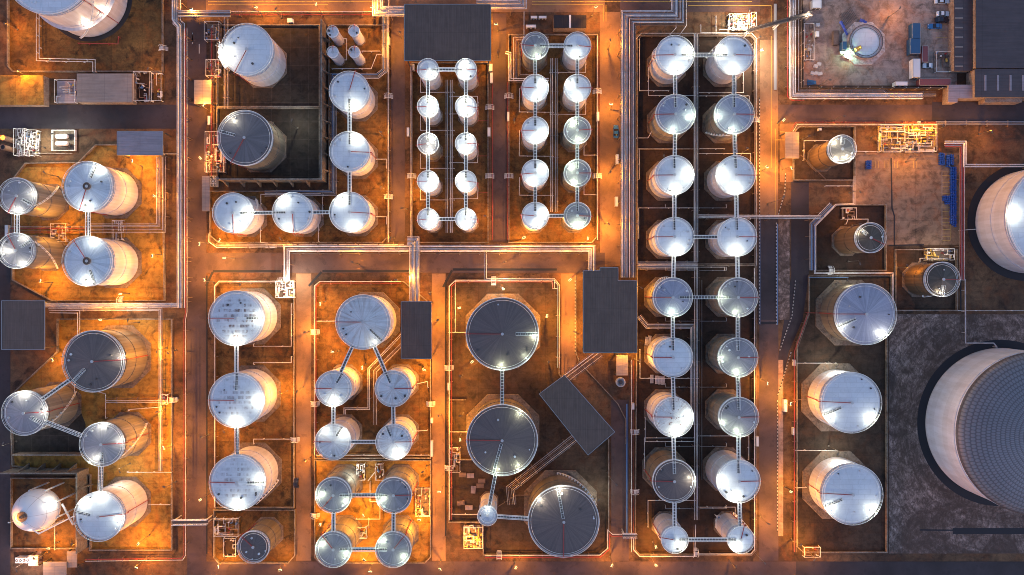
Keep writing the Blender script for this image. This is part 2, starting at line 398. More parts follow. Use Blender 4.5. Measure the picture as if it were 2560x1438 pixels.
def seam_roof(name, base, axis=0, pitch=.55, ribs=None, dark=.55):
    m = M(name, base, .5, .1, .4); n = N(m); sep = n.n('SeparateXYZ'); co = n.coord(); n.l(co, sep.inputs[0])
    l = n.math('ABSOLUTE', n.math('SINE', n.math('MULTIPLY', sep.outputs[axis], math.pi/pitch)))
    c = n.mix(.45, base, n.ramp(l, [(0,(dark,)*3),(.3,(1,1,1))]), 'MULTIPLY')
    if ribs:
        l2 = n.math('ABSOLUTE', n.math('SINE', n.math('MULTIPLY', sep.outputs[1-axis], math.pi/ribs)))
        c = n.mix(.8, c, n.ramp(l2, [(0,(.45,)*3),(.03,(1,1,1))]), 'MULTIPLY')
    c = n.mix(.55, c, n.ramp(n.noise(co, .22, 6, .65, .5), [(.3,(.6,)*3),(.62,(1,1,1))]), 'MULTIPLY')
    stk = n.noise(n.mapping(co, (1.6,.10,1) if axis == 0 else (.10,1.6,1)), 1.0, 4, .6); c = n.mix(.4, c, n.ramp(stk, [(.38,(.6,.57,.54)),(.6,(1,1,1))]), 'MULTIPLY')
    n.color(c); n.bump(l, .35, .05); return m
MAT['shed'] = seam_roof('grey_shed_sheeting', (.135,.086,.068), 0, .6, 5.3)
MAT['shed_warm'] = seam_roof('tan_shed_sheeting', (.30,.235,.205), 1, .5, 8.0)
MAT['shed_blue'] = seam_roof('warehouse_sheeting', (.092,.064,.066), 1, .5, 16.0)
MAT['shed_pale'] = seam_roof('pale_sheeting', (.34,.27,.29), 1, .6, 9.0)
MAT['shed_dark'] = seam_roof('dark_flat_roof', (.025,.02,.022), 0, .6, None)
MAT['plaster'] = concrete('pale_plaster', (.36,.28,.23), (.30,.23,.19), (.18,.13,.11), .2, None, .15)
def stripe_mat():
    m = M('striped_kerb_paint', (.7,.7,.7), .7); n = N(m); sep = n.n('SeparateXYZ'); n.l(n.coord(), sep.inputs[0])
    s_ = n.math('GREATER_THAN', n.math('SINE', n.math('MULTIPLY', n.math('ADD', sep.outputs[1], n.math('MULTIPLY', sep.outputs[0], .3)), math.pi/.62)), 0.0)
    n.color(n.mix(s_, (.02,.018,.018), (.34,.31,.30))); return m
MAT['stripe'] = stripe_mat()

# ---------------------------------------------------------------- ground, roads, yards
g = MB().sheet([(-900,-900),(900,-900),(900,900),(-900,900)], 0.0)
tag(obj('ground', g, MAT['ground'], smooth=False), 'stained brown concrete ground of the depot', kind='structure')
def rectpx(x0, y0, x1, y1): return [(x0,y0),(x1,y0),(x1,y1),(x0,y1)]
def flat(name, poly, mat, z, kind='structure'):
    o = obj(name, MB().sheet([W(x,y,z)[:2] for x, y in poly], z), MAT[mat], smooth=False); o['kind'] = kind; return o
for p, m, z in [(rectpx(468,-200,516,1600),'road',.03), (rectpx(-300,262,440,322),'road_new',.03), (rectpx(515,632,1512,682),'road',.034),
    (rectpx(515,-60,1512,30),'road_warm',.034), (rectpx(740,684,778,1402),'road_warm',.03), (rectpx(1080,684,1114,1402),'road_warm',.03),
    (rectpx(978,34,1012,604),'road',.03), (rectpx(1232,34,1266,604),'road',.03), (rectpx(1500,30,1550,665),'road_warm',.03),
    (rectpx(1402,684,1440,950),'road_warm',.026), (rectpx(1528,1000,1572,1402),'road',.03), (rectpx(515,1404,1990,1500),'road',.034), (rectpx(1990,1404,2700,1500),'road_new',.034),
    (rectpx(1900,100,1945,540),'road_warm',.03), (rectpx(1900,540,1945,800),'road_new',.032), (rectpx(1898,800,1946,1402),'road',.03),
    (rectpx(1945,262,2700,306),'road',.03), (rectpx(1978,455,2022,690),'road_new',.03), ([(1978,690),(2022,690),(2006,800),(1972,880),(1946,1000),(1946,890)],'road_new',.028),
    (rectpx(0,600,26,1600),'road_new',.03), (rectpx(2330,255,2700,304),'road_new',.038), (rectpx(1950,310,1985,455),'road_warm',.026),
    (rectpx(1550,-60,1900,30),'road',.03)]:
    flat('road', p, m, z)
flat('dirt_ground', rectpx(2008,-80,2392,214), 'sandy', .04)
flat('grass', rectpx(2222,786,2700,1384), 'grass', .05)
flat('apron_ground', rectpx(2130,382,2402,612), 'apron', .042)
flat('verge_grass', rectpx(1946,545,1974,800), 'grass', .05)
flat('path', rectpx(1946,900,1958,1340), 'sandy', .045)
YARDS = [
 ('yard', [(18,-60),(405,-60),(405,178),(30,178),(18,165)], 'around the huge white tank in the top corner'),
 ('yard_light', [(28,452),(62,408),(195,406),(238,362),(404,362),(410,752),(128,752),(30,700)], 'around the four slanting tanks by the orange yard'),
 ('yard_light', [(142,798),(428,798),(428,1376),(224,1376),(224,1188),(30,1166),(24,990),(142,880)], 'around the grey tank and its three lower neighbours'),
 ('yard', [(26,1196),(190,1196),(190,1372),(26,1372)], 'around the white sphere'),
 ('yard_slab', [(542,62),(798,62),(798,266),(542,266)], 'around the white tank with scaffolding'),
 ('yard_slab', [(542,270),(798,270),(798,448),(542,448)], 'around the big grey tank in the slab yard'),
 ('yard', [(822,62),(970,62),(970,590),(955,606),(545,606),(524,588),(524,478),(822,478)], 'around the five white tanks in an L'),
 ('yard', [(1030,156),(1220,156),(1220,606),(1030,606)], 'around the ten smallest tanks'),
 ('yard', [(1272,86),(1494,86),(1494,590),(1480,606),(1272,606)], 'around the ten tanks beside the orange road'),
 ('yard_dark', [(1594,88),(1878,88),(1890,100),(1890,660),(1594,660)], 'around the upper eight tanks of the long twin row'),
 ('yard_dark', [(1594,664),(1890,664),(1890,1374),(1878,1388),(1600,1388),(1588,1376)], 'around the lower ten tanks of the long twin row'),
 ('yard', [(548,702),(734,702),(734,1270),(536,1270),(536,714)], 'around the three rust patched tanks'),
 ('yard', [(534,1276),(736,1276),(736,1390),(720,1408),(546,1408),(534,1394)], 'around the lone dark slanting tank'),
 ('yard', [(798,704),(1008,704),(1076,760),(1076,1146),(786,1146),(786,716)], 'around the five streaked white tanks'),
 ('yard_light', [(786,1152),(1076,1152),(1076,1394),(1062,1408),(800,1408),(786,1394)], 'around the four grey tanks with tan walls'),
 ('yard_grey', [(1138,700),(1384,700),(1398,714),(1398,936),(1522,1100),(1522,1372),(1508,1388),(1208,1388),(1208,1306),(1122,1306),(1122,716)], 'around the three giant dark roofed tanks'),
 ('yard_grey', [(2000,316),(2138,316),(2138,450),(1985,450),(1985,332)], 'around the small shiny tilted tank'),
 ('yard_dark', [(2088,512),(2216,512),(2216,676),(2040,676),(2040,560)], 'around the rusty rimmed tank in the dark pit'),
 ('yard_grey', [(2240,624),(2394,624),(2394,776),(2240,776)], 'around the segmented grey tank'),
 ('yard_grey', [(2024,690),(2230,690),(2230,780),(2218,790),(2218,1382),(2010,1382),(1994,1368),(1994,860),(2024,780)], 'around the lilac tank and the two white tanks below it'),
]
def offset(path, d, closed=False):
    n = len(path); out = []
    for i in range(n):
        p = Vector(path[i][:2])
        a = Vector(path[i-1][:2]) if (i or closed) else None
        b = Vector(path[(i+1) % n][:2]) if (i < n-1 or closed) else None
        t1 = (p-a).normalized() if a is not None else None
        t2 = (b-p).normalized() if b is not None else None
        if t1 is None: t1 = t2
        if t2 is None: t2 = t1
        n1 = Vector((-t1.y, t1.x)); n2 = Vector((-t2.y, t2.x)); m = n1+n2
        m = n1 if m.length < 1e-3 else m/ max(.35, (1+n1.dot(n2)))
        out.append(p+m*d)
    return out
def wallmesh(pts, th, h, closed=True):
    a = offset(pts, th/2, closed); b = offset(pts, -th/2, closed); n = len(pts); mb = MB()
    vs = []
    for i in range(n): vs += [(a[i].x,a[i].y,0),(b[i].x,b[i].y,0),(b[i].x,b[i].y,h),(a[i].x,a[i].y,h)]
    fs = []
    for i in range(n if closed else n-1):
        o, q = 4*i, 4*((i+1) % n)
        fs += [(o+3,q+3,q+2,o+2),(o+2,q+2,q+1,o+1),(o,q,q+3,o+3)]
    if not closed: fs += [(0,3,2,1),(4*n-4,4*n-3,4*n-2,4*n-1)]
    return mb.add(vs, fs)
flat('yard_patch_ground', [(28,1030),(190,1000),(214,1060),(214,1134),(28,1134)], 'yard_slab', .068)
for i, (m, p, lab) in enumerate(YARDS):
    flat('yard_ground', p, m, .055+.002*(i % 3))
    pts = [W(x,y,1.1)[:2] for x, y in p]
    tag(obj('bund_wall', wallmesh(pts, .32, 1.1), MAT['wall'], smooth=False), 'low concrete bund wall '+lab, 'wall', 'bund walls around the tank yards')
def divider(p, lab, h=1.1, th=.3):
    tag(obj('bund_wall', wallmesh([W(x,y,h)[:2] for x,y in p], th, h, False), MAT['wall'], smooth=False), lab, 'wall', 'bund walls around the tank yards')
divider([(1594,372),(1734,372)], 'low divider wall below the second twin row tanks')
divider([(1122,1000),(1165,1000)], 'short low divider wall beside the middle giant dark tank')
divider([(1200,1150),(1122,1150)], 'short low divider wall above the timber stacks')
divider([(1440,690),(1440,880),(1448,905),(1545,1010),(1565,1050),(1565,1110)], 'curved kerb wall bending below the wide grey shed', .5)
divider([(40,384),(180,384)], 'low wall under the two white gas cylinders', .5)
# tall buttressed walls
def tallwall(pts, h, lab, side, step, pit=None):
    P = [W(x,y,h)[:2] for x,y in pts]
    t = thing('retaining_wall', lab, 'wall')
    obj('wall_panel', wallmesh(P, .5, h, False), MAT['wall'], t, False)
    for i in range(len(P)-1):
        a, b = Vector(P[i]), Vector(P[i+1]); L = (b-a).length; d = (b-a)/L; nrm = Vector((-d.y,d.x))*side
        k = 1
        while k*step < L-.5:
            q = a+d*k*step; k += 1
            mb = MB(); w2 = .2
            A = q+nrm*.25; B = q+nrm*1.9
            vs = [(*(A-d*w2),0),(*(A+d*w2),0),(*(A+d*w2),h-.3),(*(A-d*w2),h-.3),(*(B-d*w2),0),(*(B+d*w2),0),(*(B+d*w2),.4),(*(B-d*w2),.4)]
            mb.add(vs, [(0,1,2,3),(4,7,6,5),(0,3,7,4),(1,5,6,2),(3,2,6,7),(0,4,5,1)])
            obj('buttress', mb, MAT['wall'], t, False)
tallwall([(803,48),(803,448),(542,448)], 6.2, 'tall buttressed concrete wall around the slab paved tank yards', 1, 5.8)
tallwall([(0,1184),(191,1184),(191,1385)], 6.6, 'tall buttressed concrete wall above and beside the white sphere', 1, 5.6)
tag(obj('retaining_wall', wallmesh([W(x,y,4)[:2] for x,y in [(30,1138),(202,1138)]], .4, 4, False), MAT['wall'], smooth=False), 'plain concrete wall beyond the dark gap over the sphere', 'wall')

# road markings, kerbs
def strip(name, pts, wd, mat, z=.07, h=None):
    P = [W(x,y,z)[:2] for x,y in pts]
    if h: mb = wallmesh(P, wd, h, False)
    else:
        a = offset(P, wd/2); b = offset(P, -wd/2); n = len(P)
        mb = MB().add([(q.x,q.y,z) for q in a]+[(q.x,q.y,z) for q in b], [(i,i+n,i+1+n,i+1) for i in range(n-1)])
    o = obj(name, mb, MAT[mat], smooth=False); o['kind'] = 'structure'; return o
for p in ([(520,4),(960,4)],[(520,12),(820,12)],[(1330,4),(1880,4)],[(1330,12),(1508,12)],[(1508,12),(1508,54)],[(1515,12),(1515,54)],[(1720,14),(1928,14),(1928,60)],[(1928,90),(1928,420)],[(1938,322),(1938,540)],[(1950,330),(1962,330)],
          [(1937,350),(1962,350)],[(1230,60),(1230,34)]):
    strip('road_marking', p, .16, 'yellow', .075)
for y in list(range(430,610,9)): strip('road_marking', [(2356,y),(2376,y)], .10, 'yellow', .08)
strip('road_marking', [(2355,430),(2355,600)], .10, 'whiteline', .08); strip('road_marking', [(2377,430),(2377,600)], .10, 'yellow', .083)
for x in (2188,2196,2212,2220,2236,2244,2284,2292): strip('road_marking', [(x,403),(x,420)], .10, 'yellow', .08)
for x,y0 in ((481,82),(498,110),(481,86)): strip('road_marking', [(x,y0),(x,y0+24)], .25, 'whiteline', .08)
for y in (62,78,94,108): strip('road_marking', [(2340,y),(2368,y)], .10, 'yellow', .08)
for p in ([(1899,245),(1899,640)],[(1899,640),(1899,812)],[(1941,555),(1941,812)],[(1964,432),(1962,480),(1945,540)],[(1989,700),(1980,790),(1948,880)],[(1978,880),(1944,990)],[(1944,1000),(1944,1330)],[(1438,700),(1438,880),(1450,905)]):
    strip('road_kerb', p, .32, 'stripe', .1, .18)
strip('road_kerb', [(1938,10),(1938,225)], .9, 'grey_pipe', .1, .25)
for p in ([(1899,545),(1899,812)],[(1943,560),(1943,812)],[(1567,1010),(1567,1340)]): strip('drain_strip', p, .5, 'blue_pipe', .11, .14)
strip('drain_strip', [(1896,808),(1944,808)], .8, 'blackring', .09)
for p in ([(2228,395),(2230,520),(2236,540),(2236,615)],[(150,798),(420,798)],[(517,690),(517,1385)],[(1114,700),(1114,1340)],[(2300,1325),(2700,1330)],[(2402,612),(2402,776)],[(2222,614),(2310,612)]):
    strip('drain_channel', p, .5, 'blackring', .085)
strip('drain_channel', [(2382,1328),(2700,1328)], 2.2, 'blackring', .087)
for p in ([(532,678),(702,678)],[(806,678),(1026,678)],[(1132,674),(1392,674)],[(515,715),(532,680)],[(772,715),(804,680)],[(1108,718),(1130,676)]):
    strip('drain_channel', p, .8, 'blackring', .1)

# ---------------------------------------------------------------- tanks
LT = {}
def wl(scale, c=WHITE):
    k = (round(scale,2), c)
    if k not in LT: LT[k] = lightdata('rim_lamp_light', WE*scale, c, .25)
    return LT[k]
TK = {}
lampmesh = {}
def rimlamp_mesh():
    if 'a' not in lampmesh:
        mb = MB(); mb.tube([(0,0,0),(0,0,2.1),(-.35,0,2.35)], .05, 5); mb.box(-.5,0,2.35,.5,.35,.12)
        lampmesh['a'] = mesh('rim_lamp', mb, MAT['rail'], False)
        mb = MB().box(-.5,0,2.27,.36,.24,.03); lampmesh['g'] = mesh('lamp_glass', mb, MAT['lamp_white'], False)
    return lampmesh['a'], lampmesh['g']
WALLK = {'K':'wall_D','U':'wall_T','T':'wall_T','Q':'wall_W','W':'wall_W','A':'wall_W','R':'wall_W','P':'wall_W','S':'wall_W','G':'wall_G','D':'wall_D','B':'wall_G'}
GREEN = (0.80,1.0,0.70)
def tank(key, px, py, r, h, kind, lamps, walk, foam, label, group, lscale=1.0, lc=WHITE, pad=True, stair=None, wallm=None, flat_=.09, padk=1.13, walkfrac=.62):
    c = W(px, py, h); Rt = r/S*(H-h)/H; Rs = Rt-.42 if r > 16 else Rt-.2
    t = thing('storage_tank', label, 'storage tank', (c.x, c.y, 0), group)
    TK[key] = (c.x, c.y, Rt, h, t)
    if pad:
        ra = Rs*padk/math.cos(math.pi/8)
        obj('foundation', MB().lathe(0,0,[(0.01,.42),(ra-.15,.42),(ra,.3),(ra,.0)][::-1], 8, math.pi/8), MAT['pad'], t, False)
    nseg = 80 if Rs > 5 else 48
    prof = [(Rs,.3),(Rs,h*.5)]
    if r > 24:
        prof += [(Rs+.18,h*.5),(Rs+.18,h*.5+.15),(Rs,h*.5+.15),(Rs,h-1.4),(Rs+.22,h-1.4),(Rs+.22,h-1.25),(Rs,h-1.25)]
    prof += [(Rs,h)]
    obj('shell', MB().lathe(0,0,prof, nseg), MAT[wallm or WALLK[kind]], t)
    rise = flat_*Rs
    prf = [(Rs+.03,h-.02),(Rs+.03,h+.06)]+[(Rs*(1-i/10.), h+.06+rise*(i/10.)) for i in range(0,10)]+[(.001,h+.06+rise)]
    obj('roof', MB().lathe(0,0,prf, nseg), MAT['roof_'+kind], t)
    # walkway round the rim and its handrail
    mb = MB().lathe(0,0,[(Rs+.02,h-.3),(Rt,h-.3),(Rt,h-.2),(Rs+.02,h-.2)][:4]+[(Rs+.02,h-.3)], nseg)
    obj('rim_walkway', mb, MAT['steel'], t)
    mb = MB(); np_ = max(10, int(Rt*2*math.pi/2.6))
    for i in range(np_):
        a = 2*math.pi*i/np_; x, y = (Rt-.04)*math.cos(a), (Rt-.04)*math.sin(a)
        mb.tube([(x,y,h-.2),(x,y,h+.95)], .035, 4)
    mb.ring(0,0,Rt-.04,h+.95,.065,nseg); mb.ring(0,0,Rt-.04,h+.4,.03,nseg)
    if r > 24: mb.ring(0,0,Rs-.55,h+.42,.05,nseg)
    obj('handrail', mb, MAT['rail'], t)
    # centre vent and small fittings on the roof
    zt = h+rise
    obj('centre_vent', MB().cyl(0,0,zt-.1,zt+.5,.32,12).cyl(0,0,zt+.5,zt+.62,.5,12), MAT['steel'], t)
    rnd = random.Random(hash(key) % 1000 if False else sum(map(ord, key))*7)
    for k in range(2 if r < 40 else 5):
        a = rnd.uniform(0,6.28); q = Rs*rnd.choice((.84,.88,.80,.60))
        zz = h+.06+rise*(1-q/Rs)
        obj('hatch', MB().cyl(q*math.cos(a),q*math.sin(a),zz,zz+.4,rnd.choice((.22,.3,.38)),10), rnd.choice((MAT['whitebox'],MAT['steel'],MAT['dark_steel'])), t)
    if kind == 'A' and r > 50: obj('roof_hub', MB().cyl(0,0,zt-.5,zt+.35,1.15,20).ring(0,0,1.2,zt+.5,.12,20), MAT['brown_pipe'], t)
    if foam is not None:
        a = R(foam); ca, sa = math.cos(a), math.sin(a)
        p = [(.5*ca,.5*sa,zt+.3),(Rs*.98*ca,Rs*.98*sa,h+.45),((Rt+.5)*ca,(Rt+.5)*sa,h+.35),((Rt+.45)*ca,(Rt+.45)*sa,h-1.5),((Rs+.35)*ca,(Rs+.35)*sa,h-2.4),((Rs+.35)*ca,(Rs+.35)*sa,.5)]
        obj('foam_pipe', MB().tube(p,.13 if r > 30 else .10,6), MAT['red'], t)
    if walk is not None:
        a = R(walk); ca, sa = math.cos(a), math.sin(a); r0 = Rs*(1-walkfrac); mb = MB(); mr = MB()
        def P3(q, off, up): return (q*ca-off*sa, q*sa+off*ca, h+.14+rise*(1-q/Rs)+up)
        wd = .42 if r > 30 else .34
        mb.add([P3(r0,-wd,0),P3(Rs,-wd,0),P3(Rs,wd,0),P3(r0,wd,0)], [(0,1,2,3)])
        k = r0
        while k < Rs:
            mr.tube([P3(k,-wd,.03),P3(k,wd,.03)], .035, 4)
            k += .8
        for sgn in (-1,1):
            mr.tube([P3(r0,sgn*wd,.9),P3(Rs,sgn*wd,.9)], .045, 4)
            mr.tube([P3(r0,sgn*wd,.05),P3(Rs,sgn*wd,.05)], .045, 4)
            q = r0
            while q < Rs: mr.tube([P3(q,sgn*wd,.02),P3(q,sgn*wd,.9)], .03, 4); q += 1.6
        rw = obj('roof_walkway', mb, MAT['grating'], t, False); obj('walkway_rail', mr, MAT['rail'], rw)
    la, lg = rimlamp_mesh()
    for i, a in enumerate(lamps):
        sc = lscale*(.55 if kind in 'WSPRQ' and r > 16 else 1.0)
        if isinstance(a, tuple): a, sc = a[0], a[1]*lscale
        th = R(a)
        o = obj('rim_lamp', la, None, t); q = Rs-.12; o.location = (q*math.cos(th), q*math.sin(th), h+.1); o.rotation_euler = (0,0,th)
        gl = obj('lamp_glass', lg, None, o)
        addlight(wl(sc, lc), o, (-.8,0,2.1))
    if stair:
        a0, a1 = R(stair[0]), R(stair[1]); mb = MB(); mr = MB(); n = max(8, int(abs(a1-a0)*Rs/.9))
        for i in range(n):
            f = i/n; a = a0+(a1-a0)*f; z = .5+(h-.8)*f
            mb.box((Rs+.42)*math.cos(a),(Rs+.42)*math.sin(a),z,.75,.5,.06,a)
        for rr_ in (Rs+.82,):
            mr.tube([((rr_)*math.cos(a0+(a1-a0)*i/n),(rr_)*math.sin(a0+(a1-a0)*i/n),1.4+(h-.8)*i/n) for i in range(n+1)],.06,4)
            mr.tube([((rr_)*math.cos(a0+(a1-a0)*i/n),(rr_)*math.sin(a0+(a1-a0)*i/n),.5+(h-.8)*i/n) for i in range(n+1)],.08,4)
        st = obj('spiral_stair', mb, MAT['rail'], t, False); obj('stair_rail', mr, MAT['rail'], st)
    return t
GA = 'tanks of the orange yard'; GB = 'tanks of the lower corner yard'; GC = 'five white tanks in an L'
tank('A1',46,491,46,16,'G',[(10,.9),-100],-30,-120,'grey roofed tank with tan ribbed wall touching the photo edge, over its twin',GA,stair=(60,-30))
tank('A2',222,467,63,16,'A',[(62,1.3),(-100,1.5)],70,-110,'white tank with silver radial roof, upper of two beside the pipe corner',GA)
tank('A3',44,627,45,16,'G',[(180,.9),-75,(70,.6)],35,120,'grey roofed tank with tan ribbed wall touching the photo edge, under its twin',GA,stair=(-60,30))
tank('A4',222,653,63,16,'A',[(78,1.2),(-95,1.5)],-75,125,'white tank with silver radial roof, lower of two beside the pipe corner',GA)
tank('B1',236,903,77,15,'D',[(8,1.3)],-135,3,'large dark slate roofed tank with long tan wall, lower corner yard',GB)
tank('B2',64,1032,56,17,'G',[(100,1.2),5],-30,3,'dark grey tank by the photo edge joined to the large slate one',GB,stair=(35,-40))
tank('B3',257,1110,55,16,'G',[(95,1.1),(8,.9),(-120,.7)],-90,3,'mid grey tank between the large slate one and the blue white one',GB,stair=(30,-30))
tank('B4',250,1290,62,15.5,'W',[(85,1.2),(140,.9),(-10,.8)],170,5,'blue white roofed tank with long pink wall next to the sphere',GB)
tank('T0',123,-72,110,21,'W',[],None,-40,'huge white tank cut off by the top edge of the photo',None,pad=False,padk=1.03,stair=(-100,-20))
tank('T1',620,125.5,65,14,'W',[(192,1.2)],None,-120,'big white tank with lit scaffolding on its rim, slab paved yard',None,pad=True,padk=1.03)
tank('T2',614,346,69,14,'K',[(125,.9)],165,-120,'big dark grey tank under the white scaffolded one',None,pad=True,padk=1.03,lc=WHITE,wallm='wall_D')
def wt(key, x, y, label, lamps, walk, foam, r=50.5, h=11.5, g=GC, kind='W', **k): return tank(key,x,y,r,h,kind,lamps,walk,foam,label,g,**k)
wt('C1',874.6,230,'white tank at the top of the L, beside the buttressed wall',[(-75,1.5)],-90,75)
wt('C2',875,380,'white tank below the top one of the L, red foam pipe bent over its rim',[(62,1.5)],90,-2)
wt('C3',875,531,'white tank at the corner of the L, joined by two footbridges',[(125,1.3),(-75,1.3)],90,-3)
wt('C4',733,532,'white tank in the middle of the bottom arm of the L',[(130,1.2),(-110,.7)],180,-88)
wt('C5',584,533,'white tank ending the bottom arm of the L beside the road',[(0,1.3),(-72,1.5)],0,-88,stair=(60,0))
for k, (x, y, lab) in enumerate([(833,81,'tiny white vessel, upper one nearer the buttressed wall'),(886,79,'tiny white vessel, upper one farther from the buttressed wall'),
        (833,132,'tiny white vessel, lower one nearer the buttressed wall'),(887,132,'tiny white vessel, lower one farther from the buttressed wall')]):
    tank('V%d'%k,x,y,14.5,8.5,'W',[],None,90,lab,'four tiny vessels',wallm='wall_W')
ORD = ['top','second','third','fourth','bottom']
def blk(pref, cols, rows, r, h, dark, lamps, label, g, foamL, foamR, special={}):
    for ci, cx in enumerate(cols):
        for ri, ry in enumerate(rows):
            k = '%s%d%d' % (pref, ri+1, ci+1); kind = dark.get(k, 'W')
            look = {'W':'white','G':'grey','A':'silver'}[kind]
            side = 'left' if ci == 0 else 'right'
            walk = 90 if ri else (0 if ci == 0 else 180)
            tank(k, cx+special.get(k,(0,0))[0], ry, r, h, kind, lamps[k], walk, (foamL if ci == 0 else foamR)+random.uniform(-6,6),
                 '%s %s tank, %s of five in the %s column %s' % ('small' if pref == 'D' else 'round', look, ORD[ri], side, label), g, lscale=1.25 if pref == 'D' else 1.15,
                 lc=GREEN if kind == 'G' and pref == 'E' else WHITE)
blk('D',(1070.5,1165),(175,267.5,360,454,548),27,13,{'D21':'A','D31':'G'},
    {'D11':[-60],'D12':[-110,(100,.5)],'D21':[60,-60],'D22':[100,-90],'D31':[60,-80],'D32':[60,-100],'D41':[-80,30],'D42':[150,-100],'D51':[-60,(40,.5)],'D52':[-90,(60,.5)]},
    'under the widest shed','ten smallest tanks',185,0)
blk('E',(1338,1443),(116,221.5,327,433.5,540),34,13,{'E11':'G','E32':'G','E42':'G','E52':'G'},
    {'E11':[-75],'E12':[-100],'E21':[30,-80],'E22':[150,-90],'E31':[-20,-90],'E32':[120,-80],'E41':[30,-110],'E42':[130,-110],'E51':[20,-80],'E52':[-100,(-60,.6)]},
    'by the orange road','ten tanks beside the orange road',180,0)
GF = 'eighteen tanks of the long twin row'
FR = [('F1',139,48.5,12.5,(1686,1834)),('F2',286.7,49.5,12.5,(1687.6,1834)),('F3',438.5,49,12.5,(1685,1838)),('F4',592.5,49,12.5,(1685,1841)),('F5',743.5,49.5,13,(1680.7,1843.5)),
      ('F6',893.5,49.5,13,(1681.5,1843.5)),('F7',1042,50,14,(1682.7,1845)),('F8',1202,54,15,(1684.4,1844.9)),('F9',1348,34,14.5,(1685.8,1850.7))]
FO = ['first','second','third','fourth','fifth','sixth','seventh','eighth','last']
FK = {'F11':'W','F12':'W','F21':'B','F22':'B','F31':'W','F32':'W','F41':'W','F42':'W','F51':'B','F52':'G','F61':'W','F62':'G','F71':'Q','F72':'G','F81':'D','F82':'W','F91':'W','F92':'W'}
FL = {'F11':[(12,1.2),(-85,1.4)],'F12':[(165,1.2),(-95,1.3)],'F21':[(-5,1),(-95,1)],'F22':[(185,1),(-92,1)],'F31':[(5,1.4),(-88,1.3)],'F32':[(178,1.3),(-92,1.5)],
      'F41':[(-80,1.4)],'F42':[(-95,1.5)],'F51':[-90],'F52':[(180,.8),(-92,.8)],'F61':[],'F62':[(183,.7),(-90,1)],'F71':[(0,1.1),(-78,1.2)],'F72':[(205,.6),(-90,.9)],
      'F81':[(5,.8)],'F82':[(180,1.2),(-102,1.4)],'F91':[(-50,1.1)],'F92':[(-120,1.1)]}
LK = {'W':'white','B':'bluish grey','G':'grey','Q':'rust spotted white','D':'dark slate'}
for i, (k, y, r, h, xs) in enumerate(FR):
    for ci, x in enumerate(xs):
        key = k+str(ci+1)
        walk = (0 if ci == 0 else 180) if i in (0,4,8) else 90
        look = LK[FK[key]]
        lab = '%s tank, %s in the %s column of the long twin row' % (look, FO[i], 'left' if ci == 0 else 'right')
        tank(key,x,y,r,h,FK[key],FL[key],walk,({0:180,1:0}[ci] if key not in ('F91','F92') else (172 if ci == 0 else 75)),lab,GF,
             lc=GREEN if FK[key] in 'BG' else WHITE, stair={'F11':(100,200),'F12':(150,80),'F22':(210,260),'F51':(70,150),'F92':(60,10)}.get(key))
GG = 'rust patched tanks'
tank('G1',592.7,795.6,69,14,'R',[(0,1.3),(-90,1.5)],0,180,'white tank with brown rust plates on its roof, uppermost of three',GG)
tank('G2',592.7,1000,69,14,'P',[(-3,1.5),(-92,1.5)],90,180,'white tank with faint rust marks, middle of the rust patched three',GG)
tank('G3',594.8,1205,69.5,14,'P',[(5,1.3),(-90,1.4)],0,180,'white tank with faint rust marks, lowest of the rust patched three',GG,stair=(-20,-50))
tank('G4',635,1366,40,13,'D',[],None,140,'small lone dark slate tank under the rust patched three',None)
GH = 'streaked white tanks'
tank('H1',908.5,805,68.5,14,'S',[(-62,.35)],-45,180,'large white tank with radial rust streaks, joined to two smaller ones',GH)
tank('H3',834.8,971,45,15,'S',[(-90,1)],60,180,'streaked white tank at the left lower corner of the large streaked one',GH)
tank('H2',983.5,971,45.5,15,'S',[],115,0,'streaked white tank between the large streaked one and the narrow shed',GH)
tank('H5',834,1104,45,15,'S',[(40,.9),(130,.5)],60,180,'streaked white tank directly above the four tan walled tanks, nearer the road',GH)
tank('H4',985,1104,45,15,'S',[(-72,1.2)],115,0,'streaked white tank with bright rim glow, above the four tan walled tanks',GH)
GI = 'grey tanks with tan walls'
tank('H6',834.7,1236.7,45,15,'G',[(185,.9),(-35,.8)],0,-130,'upper left one of four grey tanks with tan walls',GI,lc=GREEN)
tank('H7',985,1237,45,15,'G',[(205,.8)],180,0,'upper right one of four grey tanks with tan walls',GI,lc=GREEN)
tank('H8',834.7,1372,45,15,'G',[(165,.9),(-30,.9)],0,130,'lower left one of four grey tanks with tan walls',GI,lc=GREEN)
tank('H9',984,1372,45,15,'G',[(150,.9),(-45,.8)],180,50,'lower right one of four grey tanks with tan walls',GI,lc=GREEN)
GJ = 'giant dark roofed tanks'
tank('I1',1256,834.6,91,15,'D',[(-6,1.3),(-92,1.2),(-45,.6)],0,180,'giant dark roofed tank, uppermost of the three',GJ,lc=GREEN)
tank('I2',1255.5,1099.6,89,15,'D',[(57,1),(-60,1),(-100,.9)],-105,180,'giant dark roofed tank in the middle, joined by two footbridges',GJ,lc=GREEN,walkfrac=.9)
tank('I3',1408.8,1302,89,15,'D',[(97,1.5),(140,1.1)],100,-90,'giant dark roofed tank, lowest of the three, beside the tilted shed',GJ,stair=(95,25),walkfrac=.9)
tank('I4',1218.6,1288,25,15.5,'A',[(90,.35)],None,None,'narrow silver tank between the two lower giant tanks',None)
tank('J1',2103,374,35.5,15,'U',[(125,.8),(-115,.9),(-50,.7)],90,None,'shiny silver tank leaning over its small yard',None,lc=(1,.95,.75),stair=(60,-60))
tank('J2',2174,595,38,16,'T',[(150,.5)],140,-25,'dull tank with rusty rim in the dark pit',None,lc=(1,.9,.62))
